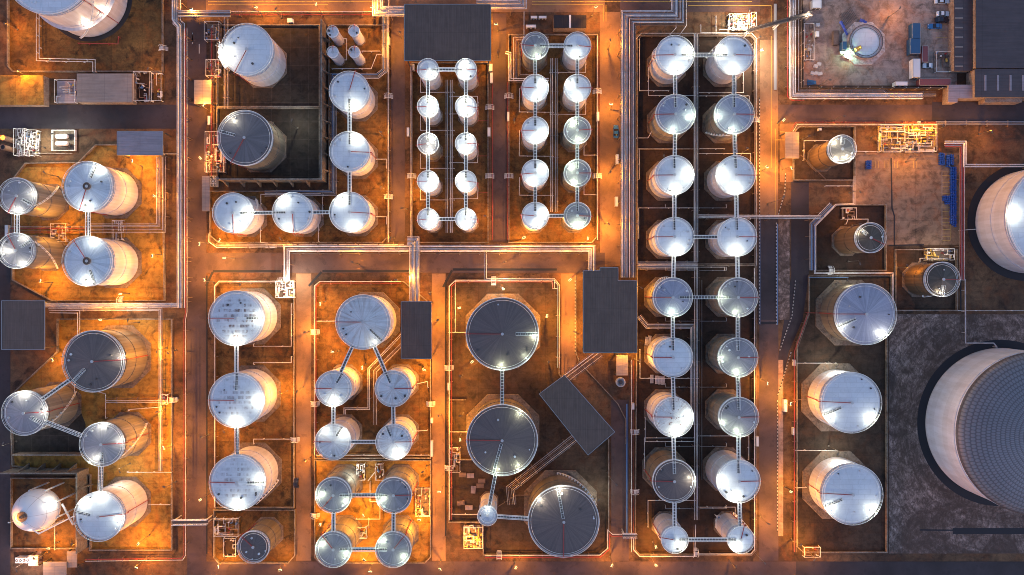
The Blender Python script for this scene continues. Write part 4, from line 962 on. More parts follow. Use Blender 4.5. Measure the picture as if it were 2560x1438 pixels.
# ---------------------------------------------------------------- sheds and buildings
def shed(name, lab, poly, h, mat, wallm='plaster', ridge=None, cat='shed', open_=True, th=.25):
    P = [W(x,y,h)[:2] for x,y in poly]
    cx = sum(p[0] for p in P)/len(P); cy = sum(p[1] for p in P)/len(P)
    t = thing(name, lab, cat, (cx,cy,0))
    L = [(p[0]-cx,p[1]-cy) for p in P]
    obj('roof', MB().prism(L, h-th, h), MAT[mat], t, False)
    if h >= 7:
        for i in range(len(L)):
            a_, b_ = L[i], L[(i+1) % len(L)]; obj('gutter', MB().tube([(a_[0],a_[1],h+.02),(b_[0],b_[1],h+.02)], .11, 4), MAT['grey_pipe'], t)
    if open_:
        for x, y in L: obj('post', MB().box(x*.94,y*.94,(h-th)/2,.35,.35,h-th), MAT['dark_steel'], t, False)
    else:
        obj('wall', MB().prism([(x*.985,y*.985) for x,y in L], 0, h-th), MAT[wallm], t, False)
    return t
shed('open_shed','widest blue grey shed roof over the ten smallest tanks',rectpx(1011,11,1227,152),9,'shed')
shed('open_shed','wide grey shed with a notched top edge left of the long twin row',[(1458,677),(1500,677),(1500,669),(1545,669),(1545,702),(1592,702),(1592,882),(1458,882)],9,'shed')
shed('open_shed','narrow grey shed lit orange at its foot, by the streaked tanks',rectpx(1003,754,1078,897),8,'shed')
shed('open_shed','tilted grey shed among the giant dark tanks',[(1411,938),(1537,1080),(1470,1138),(1348,985)],9,'shed')
shed('open_shed','lilac pink shed roof above the orange yard',rectpx(293,329,407,388),7,'shed_pale')
shed('open_shed','square brown grey shed above the slate tank',rectpx(4,752,112,874),8,'shed')
shed('open_shed','small orange lit shed roof beside the left road',rectpx(485,200,528,260),5,'shed_warm')
shed('open_shed','slim pink lit shed roof beside the left road',rectpx(505,440,524,528),5,'shed_warm')
shed('open_shed','small tan shed roof beside the silver tank yard',rectpx(1963,330,1998,396),5,'shed_warm')
shed('open_shed','orange lit box roof under the wide grey shed',rectpx(1541,888,1570,939),4,'shed_warm')
t = shed('site_building','grey building with overhanging two tone roof under the corner tank',rectpx(192,184,331,256),3.2,'shed_warm',open_=False,cat='building')
obj('roof_extension', MB().box(10.5/7,0,0,.1,.1,.1), MAT['shed_warm'], t, False)
t = shed('site_building','flat building with mossy brown roof at the photo edge',rectpx(-30,188,108,262),3.4,'yard_light',open_=False,cat='building')
t = shed('site_building','dark flat roofed building with a white roof divider',rectpx(1384,38,1466,70),4,'shed_dark',open_=False,cat='building')
obj('roof_divider', MB().box(0,0,4.05,.7,32/7,.14), MAT['whitebox'], t, False)
t = shed('warehouse','large dark blue grey warehouse roof in the top corner',rectpx(2440,-80,2700,170),5.6,'shed_blue',open_=False,cat='warehouse')
t = shed('warehouse','lower warehouse annex with four pale skylights',rectpx(2438,172,2700,243),5.2,'shed_blue',open_=False,cat='warehouse')
for i in range(6): obj('skylight', MB().box((i-1.2)*4.4-9.5,0,5.23,.7,5.4,.1), MAT['shed_pale'], t, False)
t = shed('warehouse','long lean-to roof with yellowish ribs beside the warehouse',rectpx(2386,-40,2430,177),3.6,'shed_blue',open_=False,cat='building')
for i in range(9): obj('roof_rib', MB().box(-1.5,13.5-i*3.4,3.63,2.8,.5,.1), MAT['shed_warm'], t, False)
shed('site_building','pale lilac shed roof at the foot of the warehouse',[(2372,212),(2434,212),(2434,246),(2394,246),(2394,256),(2370,256)],3.4,'shed_pale',open_=False,cat='building')
shed('site_building','pale low building strip under the warehouse annex',rectpx(2462,246,2555,256),3.5,'plaster',open_=False,cat='building')
for lab, p, m, h in [('small orange roof beside the fan unit',rectpx(72,1389,95,1415),'shed_warm',4),('wide reddish roof at the bottom edge',rectpx(108,1405,166,1450),'shed_warm',4),('bright orange lit roof beside the bottom edge',rectpx(167,1379,192,1419),'shed_warm',3.5)]:
    shed('open_shed', lab, p, h, m)
def boxthing(name, lab, cat, x0, y0, x1, y1, h, mat, extra=None, rz=0, group=None, lift=0):
    a = W((x0+x1)/2,(y0+y1)/2,h); sx = (x1-x0)/S*(H-h)/H; sy = (y1-y0)/S*(H-h)/H
    t = thing(name, lab, cat, (a.x,a.y,lift), group, rz)
    obj('body', MB().box(0,0,h/2+.1,sx,sy,h-.2), MAT[mat], t, False)
    obj('frame', MB().box(0,sy/2,h-.1,sx+.1,.12,.2).box(0,-sy/2,h-.1,sx+.1,.12,.2).box(sx/2,0,h-.1,.12,sy,.2).box(-sx/2,0,h-.1,.12,sy,.2), MAT[extra or 'steel'], t, False)
    for q in (-1,1):
        obj('door_panel', MB().box(q*sx*.22, -sy/2-.05, h*.5, min(1.0,sx*.3), .06, h*.7), MAT['dark_steel'], t, False)
    return t
boxthing('container','dark blue long container by the construction yard','container',2281,58,2301,96,2.6,'bluebox')
boxthing('container','dark blue wide container below the long one','container',2276,96,2301,134,2.6,'bluebox')
boxthing('container','maroon long container along the yard fence','container',2300,197,2377,213,2.6,'redbox')
boxthing('container','open topped brown skip beside the parking bays','container',2306,115,2320,155,1.8,'redbox','whitebox')
boxthing('container','white ribbed container between the cars and the tank base','container',2283,147,2301,193,2.8,'whitebox')
boxthing('container','white low cabin at the yard fence','cabin',2239,204,2269,214,2.5,'whitebox')
boxthing('container','rusty open skip left of the tank base','skip',2084,77,2097,112,1.2,'brown_pipe','brown_pipe')
boxthing('site_cabin','small dark cabin left of the tank base','cabin',2106,104,2117,124,2.4,'bluebox')
boxthing('generator','white generator box at the plant corner','generator',2040,78,2048,92,1.8,'whitebox')
for i,(x,y,l) in enumerate([(1998,330,''),]): pass
for x0,y0,x1,y1,l in [(1327,40,1343,46,'white cable box left of the other near the dark roofed building'),(1347,40,1366,46,'white cable box next to the dark roofed building'),(1315,62,1340,69,'white cable box above the top tanks of the orange road yard'),
        (1222,160,1231,178,'white electrical box, upper one beside the widest shed'),(1225,182,1232,207,'white electrical box, lower one beside the widest shed'),(1017,319,1023,341,'white box left of the small tanks'),(1219,319,1226,341,'white box right of the small tanks'),
        (2031,0,2054,20,'white fan unit with six round fans'),(12,563,20,590,'pinkish box at the edge between tan tanks'),(2048,320,2054,326,'brown box on the wall above the silver tank')]:
    boxthing('equipment_box', l, 'equipment box', x0,y0,x1,y1,1.8,'whitebox')
def fans(x0,y0,x1,y1,nx,ny,lab,h=2.4):
    t = boxthing('fan_unit', lab, 'cooling unit', x0,y0,x1,y1,h,'whitebox')
    sx = (x1-x0)/S*(H-h)/H; sy = (y1-y0)/S*(H-h)/H
    for i in range(nx):
        for j in range(ny):
            cx = -sx/2+sx*(i+.5)/nx; cy = -sy/2+sy*(j+.5)/ny; rr = min(sx/nx,sy/ny)*.4
            f = obj('fan', MB().cyl(cx,cy,h,h+.12,rr,16), MAT['dark_steel'], t); obj('fan_hub', MB().cyl(cx,cy,h+.12,h+.2,rr*.3,8), MAT['whitebox'], f)
fans(38,1395,74,1408,4,1,'white cooling unit with a row of four round fans')
fans(526,440,540,466,2,4,'cooling unit with rows of round fans beside the slim shed')
# cars
def car(x, y, rz, paint, lab, L=4.5, Wd=1.8):
    a = W(x,y,0); t = thing('parked_car', lab, 'car', (a.x,a.y,.09), 'cars parked beside the warehouse', rz)
    m = MAT[paint]; h = L/2; w2 = Wd/2
    def slab(prof):   # profile (x, z, halfwidth)
        mb = MB(); n = len(prof)
        vs = []
        for x_, z_, ww in prof: vs += [(x_,-ww,z_),(x_,ww,z_)]
        fs = [(2*i,2*i+1,2*((i+1)%n)+1,2*((i+1)%n)) for i in range(n)]+[tuple(2*i for i in range(n-1,-1,-1)),tuple(2*i+1 for i in range(n))]
        return mb.add(vs,fs)
    obj('body', slab([(-h,.3,w2*.9),(-h+.05,.75,w2*.92),(-h*.72,.92,w2),(h*.42,.92,w2),(h*.95,.72,w2*.9),(h,.5,w2*.85),(h,.3,w2*.85)]), m, t, False)
    obj('cabin', slab([(-h*.68,.93,w2*.88),(-h*.50,1.38,w2*.78),(h*.02,1.42,w2*.78),(h*.36,.93,w2*.88)]), MAT['glass'], t, False)
    obj('roof', slab([(-h*.46,1.40,w2*.76),(-h*.46,1.45,w2*.74),(h*.0,1.47,w2*.74),(h*.0,1.42,w2*.76)]), m, t, False)
    for sx in (-.6,.62):
        for sy in (-1,1):
            wv = MB().lathe(0,0,[(.01,-.11),(.32,-.11),(.32,.11),(.01,.11)],14)
            o = obj('wheel', wv, MAT['black'], t, loc=(sx*h, sy*(w2-.1), .32)); o.rotation_euler = (R(90),0,0)
    for sy in (-1,1): obj('headlight', MB().box(h*.96,sy*w2*.6,.68,.12,.35,.14), MAT['whitebox'], t, False)
MAT['car_white'] = M('white_car_paint',(.62,.64,.68),.3); MAT['car_dark'] = M('dark_car_paint',(.02,.02,.03),.3); MAT['car_blue'] = M('blue_car_paint',(.03,.13,.30),.3)
car(2352,5,0,'car_white','white car nearest the top edge beside the warehouse',5.2)
car(2354,37,0,'car_white','white car second from the top beside the warehouse',4.4)
car(2352,52,0,'car_dark','black car between the white and the blue car',5.0)
car(2334,68,math.pi,'car_blue','blue pickup parked forward of its bay',5.0)
car(2316,166,math.pi,'car_white','small white van beside the ribbed container',3.4)
# drums
dm = mesh('drum', MB().lathe(0,0,[(.01,.02),(.29,.02),(.29,.3),(.305,.31),(.305,.33),(.29,.34),(.29,.6),(.305,.61),(.305,.63),(.29,.64),(.29,.88),(.27,.9),(.27,.87),(.01,.87)],14), MAT['blue'])
def drum(x, y, lab, grp):
    a = W(x,y,.9); o = bpy.data.objects.new('drum', dm); col.objects.link(o); o.location = (a.x,a.y,.045); tag(o, lab, 'drum', grp)
rnd = random.Random(3)
for j in range(38):
    for i in range(3):
        if j > 34 and i < j-35: continue
        drum(2379+i*5.0+rnd.uniform(-.5,.5)+(.8 if j%2 else 0), 419+j*3.95+rnd.uniform(-.4,.4) if True else 0, 'blue drum standing in the long upright row','blue drums in the long row')
for j in range(8):
    for i in range(8):
        if i == 3 or (i < 3 and j > 6) or (i > 5 and j > 6) or (i > 3 and j < 1): continue
        drum(2351+i*4.6+rnd.uniform(-.6,.6), 383+j*4.4+(i%3)*1.0+rnd.uniform(-.6,.6), 'blue drum in the cluster above the long row','blue drums in the upper cluster')
for j in range(5):
    for i in range(4):
        if (i == 0 and j > 2): continue
        drum(2360+i*4.4+rnd.uniform(-.5,.5)+j*.4, 491+j*4.4+rnd.uniform(-.5,.5), 'blue drum in the patch beside the long row','blue drums in the side patch')
for j in range(5):
    for i in range(3): drum(2168+i*4.6, 403+j*4.4, 'blue drum in the small block under the silver tank','blue drums in the small block')
# construction yard bits
def crate(x,y,s_,mat,lab,rz=0,h=.9):
    a = W(x,y,h); t = thing('crate', lab, 'crate', (a.x,a.y,.05), 'crates in the construction yard', rz)
    obj('box', MB().box(0,0,h/2,s_,s_*.75,h), MAT[mat], t, False); obj('lid', MB().box(0,0,h+.04,s_+.1,s_*.75+.1,.08), MAT['whitebox' if mat != 'whitebox' else 'steel'], t, False)
for x,y,m,l in [(2105,131,'shed_warm','tan crate upper one left of the green lit corner'),(2120,143,'shed_warm','tan crate lower one left of the green lit corner'),(2114,140,'whitebox','pale crate between the two tan ones'),(2048,160,'whitebox','white crate highest in the small crate group'),(2040,165,'whitebox','white crate second in the small crate group'),
    (2032,183,'whitebox','white crate lower left in the small crate group'),(2042,183,'whitebox','white crate lower middle in the small crate group'),(2051,184,'whitebox','white crate lower right in the small crate group'),(2024,124,'whitebox','white crate beside the dark pipes'),(2045,62,'whitebox','white crate at the head of the construction yard')]:
    crate(x,y,1.3,m,l,random.uniform(-.4,.4))
for i in range(4):
    a = W(2029,202+i*3,.5); o = obj('steel_beam', MB().box(0,0,.5,3.2,.3,.35), MAT['car_blue'], rz if False else None, False, (a.x,a.y,0)); o.rotation_euler = (0,0,.1*(i-1.5))
    tag(o, 'blue beam in the pile at the construction yard corner', 'beam', 'blue beams')
a = W(2120,60,2)
o = obj('rebar_mesh', (lambda mb: [mb.tube([(i*.55,0,.3),(i*.55+.2,4.4,.3)],.06,4) for i in range(10)] and [mb.tube([(0,j*1.1,.4),(5.2,j*1.1,.4)],.05,4) for j in range(5)] and mb)(MB()), MAT['dark_steel'], None, True, (a.x,a.y,0)); o.rotation_euler = (0,0,.6)
tag(o,'rusty steel mesh leaning at the octagonal slab','steel mesh')
def tarp(x,y,l,wd,rz,lab):
    a = W(x,y,.5); mb = MB(); n = 10; vs = []; rn = random.Random(int(x))
    for i in range(n+1):
        for j in range(4): vs.append((i/n*l-l/2,(j/3-.5)*wd*(1+.2*math.sin(i*2.1)),.15+.35*rn.random()+(.25 if j in (1,2) else 0)))
    fs = [(i*4+j,(i+1)*4+j,(i+1)*4+j+1,i*4+j+1) for i in range(n) for j in range(3)]
    for j in (0,3): fs += []
    o = obj('tarpaulin', mb.add(vs,fs), MAT['tarp'], None, False, (a.x,a.y,.1)); o.rotation_euler = (0,0,rz); tag(o,lab,'tarpaulin','blue tarpaulins')
tarp(2110,70,5.5,1.0,-1.1,'blue tarpaulin roll left of the steel mesh'); tarp(2158,53,2.6,1.2,-.4,'short blue tarpaulin at the slab top')
# yard fence between construction yard and pipes
def fence(p, lab, h=2.4, mat='dark_steel'):
    P = [W(x,y,h)[:2] for x,y in p]; t = thing('fence', lab, 'fence')
    obj('panel', wallmesh(P,.12,h,False), MAT[mat], t, False)
    for i in range(len(P)-1):
        a,b = Vector(P[i]),Vector(P[i+1]); L=(b-a).length; k=int(L//4)
        for j in range(k):
            c=a+(b-a)*(j+.5)/k; obj('post', MB().box(c.x,c.y,h/2,.25,.25,h+.2), MAT['steel'], t, False)
fence([(2009,30),(2009,217),(2372,219)],'dark fence around two sides of the construction yard')
# timber stacks near giant tank
for i,(x,y,rz) in enumerate([(1156,1188,0),(1176,1190,0),(1204,1203,0),(1183,1225,1.5),(1152,1258,.1),(1172,1270,0),(1200,1215,0)]):
    a = W(x,y,.6); o = obj('plank_stack', (lambda mb:[mb.box(0,(k-1.5)*.42,.25+.02*k,2.6,.34,.35) for k in range(4)] and mb)(MB()), MAT['shed_pale' if i in (1,3,5) else 'brown_pipe'], None, False, (a.x,a.y,.06)); o.rotation_euler=(0,0,rz)
    tag(o,['plank stack farthest up by the pipe rack','pale pink plank stack beside it, nearest the middle giant tank','small plank stack toward the footbridge','upright pale plank stack alone','plank stack lowest by the wall','pale plank stack just above the narrow tank pipe','dark plank stack under the small one'][i],'planks','plank stacks')
for i,(x,y) in enumerate([(1617,853),(1624,850),(1642,950),(1650,951),(1658,952),(1630,948)]):
    a = W(x,y,.6); o = obj('plank_stack', (lambda mb:[mb.box((k-1)*.4,0,.3,.3,3.0,.3) for k in range(3)] and mb)(MB()), MAT['pale_pipe'], None, False, (a.x,a.y,.06)); o.rotation_euler=(0,0,-.15 if i < 2 else 0)
    tag(o,'loose steel sections lying %s the sixth left tank of the twin row' % ('above' if i < 2 else 'below'),'steel sections','loose steel sections')
# manhole drum near the orange box roof
a = W(1552,956,1.5); t = thing('round_pump_cover','dark round cover with a central hole under the orange box roof','pump cover',(a.x,a.y,0))
obj('drum_wall', MB().lathe(0,0,[(1.7,0),(1.7,1.5),(1.3,1.6),(1.3,.8),(.01,.8)],24), MAT['steel'], t); obj('rotor', MB().cyl(0,0,.8,1.4,.7,16), MAT['dark_steel'], t)
# boiler stacks at the photo's edge
for y, m, l in ((344,'ember','chimney glowing orange red at the photo edge'),(368,'black','black chimney mouth under the glowing one')):
    a = W(6,y,6); t = thing('chimney', l, 'chimney', (a.x,a.y,0))
    obj('stack_pipe', MB().lathe(0,0,[(.95,0),(.95,6),(.8,6),(.8,5.2)],24), MAT['brown_pipe'], t); obj('mouth', MB().cyl(0,0,5.0,5.7,.8,20), MAT[m], t)
    if m == 'ember': addlight(lightdata('flame', 120, (1,.2,.03), .5), t, (0,0,6.6))
# two horizontal gas cylinders
def gascyl(y, lab):
    z = 2.2; a = W(151,y,z+.8); t = thing('gas_cylinder', lab, 'gas cylinder', (a.x,a.y,0), 'white gas cylinders')
    mb = MB(); prof = [(-2.3,.02),(-2.25,.35),(-2.05,.62),(-1.7,.82),(-1.4,.86),(1.4,.86),(1.7,.82),(2.05,.62),(2.25,.35),(2.3,.02)]; n = 18; vs = []
    for x_, r_ in prof:
        for j in range(n): th = 2*math.pi*j/n; vs.append((x_, r_*math.cos(th), z+r_*math.sin(th)))
    obj('vessel', mb.add(vs,[(i*n+j,(i+1)*n+j,(i+1)*n+(j+1)%n,i*n+(j+1)%n) for i in range(len(prof)-1) for j in range(n)]), MAT['whitebox'], t)
    for s_ in (-1,1): obj('saddle', MB().box(s_*1.3,0,.9,.3,1.3,1.8), MAT['wall'], t, False)
    obj('valve', MB().cyl(-1.2,0,z+.8,z+1.2,.14,8).cyl(.4,0,z+.8,z+1.1,.2,8), MAT['steel'], t)
gascyl(340,'white gas cylinder, upper one of the pair'); gascyl(358,'white gas cylinder, lower one of the pair')
flat('paved_ground', rectpx(128,325,186,376), 'pad', .10)
fence([(128,325),(186,325),(186,376),(128,376),(128,325)],'pale low fence around the two gas cylinders',1.2,'rail')
# process skids: frames crowded with pipes, valves and pumps
def skid(x0,y0,x1,y1,lab,seed,n=16,nv=12,mats=(W_,P_,W_,B_),h=2.2,base='pad'):
    rn = random.Random(seed); a = W((x0+x1)/2,(y0+y1)/2,h); sx=(x1-x0)/S; sy=(y1-y0)/S
    t = thing('pipe_manifold', lab, 'pipe manifold', (a.x,a.y,0))
    obj('base_slab', MB().box(0,0,.2,sx,sy,.3), MAT[base], t, False)
    for i in range(n):
        z = rn.uniform(.7,h); r_ = rn.uniform(.07,.2); x = rn.uniform(-sx/2,sx/2); y = rn.uniform(-sy/2,sy/2); p=[(x,y,z)]
        for k in range(rn.randint(2,4)):
            if (k+i)%2: x = max(-sx/2,min(sx/2,x+rn.choice((-1,1))*rn.uniform(.6,sx*.5)))
            else: y = max(-sy/2,min(sy/2,y+rn.choice((-1,1))*rn.uniform(.6,sy*.5)))
            p.append((x,y,z))
        p.append((x,y,.3))
        obj('pipe', MB().tube(p,r_,6), MAT[rn.choice(mats)], t)
    for i in range(nv):
        x=rn.uniform(-sx*.46,sx*.46); y=rn.uniform(-sy*.46,sy*.46); z=rn.uniform(.8,h+.3)
        mb = MB().cyl(x,y,.3,z,.1,6); mb.cyl(x,y,z,z+.08,rn.uniform(.2,.38),10); mb.box(x,y,z*.6,.5,.35,.4,rn.uniform(0,3))
        obj('valve', mb, MAT[rn.choice((R_,W_,U_,'dark_steel',W_,'yellow'))], t)
    mb = MB()
    q = [(-sx/2,-sy/2,h+.4),(sx/2,-sy/2,h+.4),(sx/2,sy/2,h+.4),(-sx/2,sy/2,h+.4),(-sx/2,-sy/2,h+.4)]
    mb.tube(q,.06,4)
    for x,y,_ in q[:4]: mb.box(x,y,(h+.4)/2,.15,.15,h+.4)
    obj('frame', mb, MAT['rail'], t, False)
    return t
skid(2202,312,2340,378,'sprawling sunlit-orange pipe and pump plant at the top of the right yards'.replace('sunlit-',''),1,60,38,(W_,W_,'brown_pipe','yellow',P_))
skid(690,704,734,744,'bright white lit manifold at the foot of the main middle rack',2,26,16,(W_,W_,W_))
skid(1834,36,1872,72,'white lit pump plant above the first twin row tanks',3,26,18,(W_,W_,P_))
skid(1878,32,1890,66,'small orange lit valve group beside the white lit plant',4,8,8,(W_,'yellow'))
skid(1160,1318,1206,1370,'tangled orange pipe manifold left of the lowest giant tank',5,24,14,(W_,'brown_pipe',W_,'yellow'))
skid(1040,1222,1074,1290,'yellow lit pump group right of the tan walled tanks',6,18,14,(W_,'yellow',W_,'brown_pipe'))
skid(36,322,62,388,'pale boiler pipework left part at the photo edge',7,20,12,(W_,P_,G_)); skid(64,326,92,388,'pale boiler pipework with white duct beside the gas cylinders',8,18,12,(W_,W_,G_))
skid(335,180,376,252,'dark pump yard right of the grey building',9,14,10,(G_,'brown_pipe',B_),2.0,'yard_dark')
skid(512,55,548,100,'orange lit valve group beside the scaffolded tank',10,12,8,(W_,'brown_pipe'))
skid(514,330,560,430,'long orange lit manifold left of the big dark grey tank',11,30,18,(W_,'brown_pipe',R_,W_))
skid(516,150,548,190,'small red valve group left of the scaffolded tank',12,12,8,(R_,'brown_pipe',W_))
skid(138,200,188,256,'stack of blue grey panels beside the mossy roof',13,6,3,(G_,P_),1.4,'shed_pale')
skid(2318,622,2384,650,'yellow lit small manifold over the segmented tank',14,14,10,(W_,'yellow',W_))
skid(2106,520,2140,548,'dim pump base in the dark pit yard',15,6,4,(B_,W_),1.2,'yard_dark')
skid(536,1296,596,1340,'dark pipework left of the lone dark tank',16,14,8,(W_,B_,G_),2.0,'yard')
skid(560,1345,590,1390,'dark small equipment slab left of the lone tank foot',17,3,3,(B_,G_),1.0,'yard_dark')
skid(1822,36,1832,70,'pipe stubs left of the white lit plant',18,6,4,(W_,G_),1.5,'yard_dark')
skid(1790,1290,1800,1320,'small valve cluster between the last twin row tanks',19,6,6,(W_,),1.6,'yard_dark')
skid(282,552,306,600,'valve cluster between the two white orange yard tanks',20,12,8,(W_,P_,B_),1.6,'yard_light')
skid(128,560,166,604,'white lit fittings between the two tan walled edge tanks',21,10,6,(W_,P_),1.6,'yard_light')
skid(404,986,420,1010,'valve heads at the end of the three pipe run',22,8,8,(W_,R_),1.6,'yard_light')
skid(380,184,404,252,'brown equipment yard nearest the left rack',23,8,6,(B_,W_),1.4,'yard')
skid(892,1160,912,1200,'white lit valve set between the upper tan walled tanks',24,8,8,(W_,P_),1.8,'yard')
skid(940,1160,958,1200,'pale valve set above the upper right tan walled tank',25,6,6,(W_,P_),1.8,'yard')
skid(890,1318,916,1346,'yellow lit valve set between the lower tan walled tanks',26,8,8,(W_,P_),1.8,'yard_light')
skid(2010,1368,2050,1392,'small pump set at the bottom wall of the right yard',27,5,4,(B_,),1.4,'yard')
skid(1124,1120,1150,1180,'cluttered fittings beside the middle giant tank',28,12,10,(W_,B_,'yellow'),1.4,'yard')
skid(2010,60,2034,150,'cluttered dark pipes beside the construction fence',29,14,8,(B_,G_,'dark_steel'),1.2,'sandy')
skid(2340,130,2376,180,'dark scrap heap beside the concrete pad',30,6,10,('dark_steel',B_),1.2,'sandy')
# elevated conveyor like gantry crossing the top right corner
def gantry(p0,p1,wd,z,lab,mat='dark_steel'):
    A=W(*p0,z);B=W(*p1,z);d=(B-A);L=d.length;rz=math.atan2(d.y,d.x)
    t=thing('pipe_gantry',lab,'gantry',(A.x,A.y,0),None,rz)
    obj('deck', MB().box(L/2,0,z,L,wd,.15), MAT['dark_steel'], t, False)
    for s_ in (-1,1):
        mb=MB().tube([(0,s_*wd/2,z+1.2),(L,s_*wd/2,z+1.2)],.12,4).tube([(0,s_*wd/2,z),(L,s_*wd/2,z)],.15,4); x=0; k=0
        while x < L-1.5:
            mb.tube([(x,s_*wd/2,z),(x+.75,s_*wd/2,z+1.2),(x+1.5,s_*wd/2,z)],.05,4); x += 1.5
        obj('truss', mb, MAT[mat], t)
    for i in range(int(L//8)+1):
        x=.6+i*(L-1.2)/max(1,int(L//8)); obj('post', MB().box(x,wd/2-.2,z/2,.3,.3,z).box(x,-wd/2+.2,z/2,.3,.3,z), MAT['steel'], t, False)
gantry((1868,78),(2030,34),1.1,6,'slanting truss gantry over the thick pipes, top right road')
gantry((432,1305),(520,1304),1.6,5,'small truss gantry crossing the left road low down','rail')
gantry((1556,1338),(1592,1338),1.2,5,'short pale pipe gantry crossing the road at the twin row foot','white_pipe')

# ---------------------------------------------------------------- lamps
def lamp(px, py, lab, e=1.0, c=ORANGE, z=9.0, ang=0.0, arm=.7, glass='lamp_orange', rad=.12, lit=True, head=.9):
    """street lamp: head seen at (px,py); pole stands arm metres behind the head, direction ang (degrees)"""
    a = W(px,py,z); th = R(ang); bx, by = a.x-arm*math.cos(th), a.y-arm*math.sin(th)
    t = thing('street_lamp', lab, 'street lamp', (bx,by,0), 'lamps of the depot', th)
    obj('pole', MB().cyl(0,0,0,z,.10,8,.06).tube([(0,0,z-.3),(arm*.5,0,z+.15),(arm,0,z+.1)],.07,5).box(0,0,.25,.5,.5,.5), MAT['pole'], t)
    hd = obj('lamp_head', MB().box(arm,0,z+.12,head,.42,.16), MAT['pole'], t, False)
    if lit:
        obj('lamp_glass', MB().box(arm,0,z+.02,head*(1.1 if ('s',px % 5) in (('s',0),('s',3)) and e >= .7 else .7),(.54 if px % 5 in (0,3) and e >= .7 else .3),.04), MAT[glass], hd, False)
        k = ('s',round(e,2),c,rad)
        if k not in LT: LT[k] = lightdata('street_lamp_light', OE*e, c, rad)
        addlight(LT[k], hd, (arm,0,z-.25))
    return t
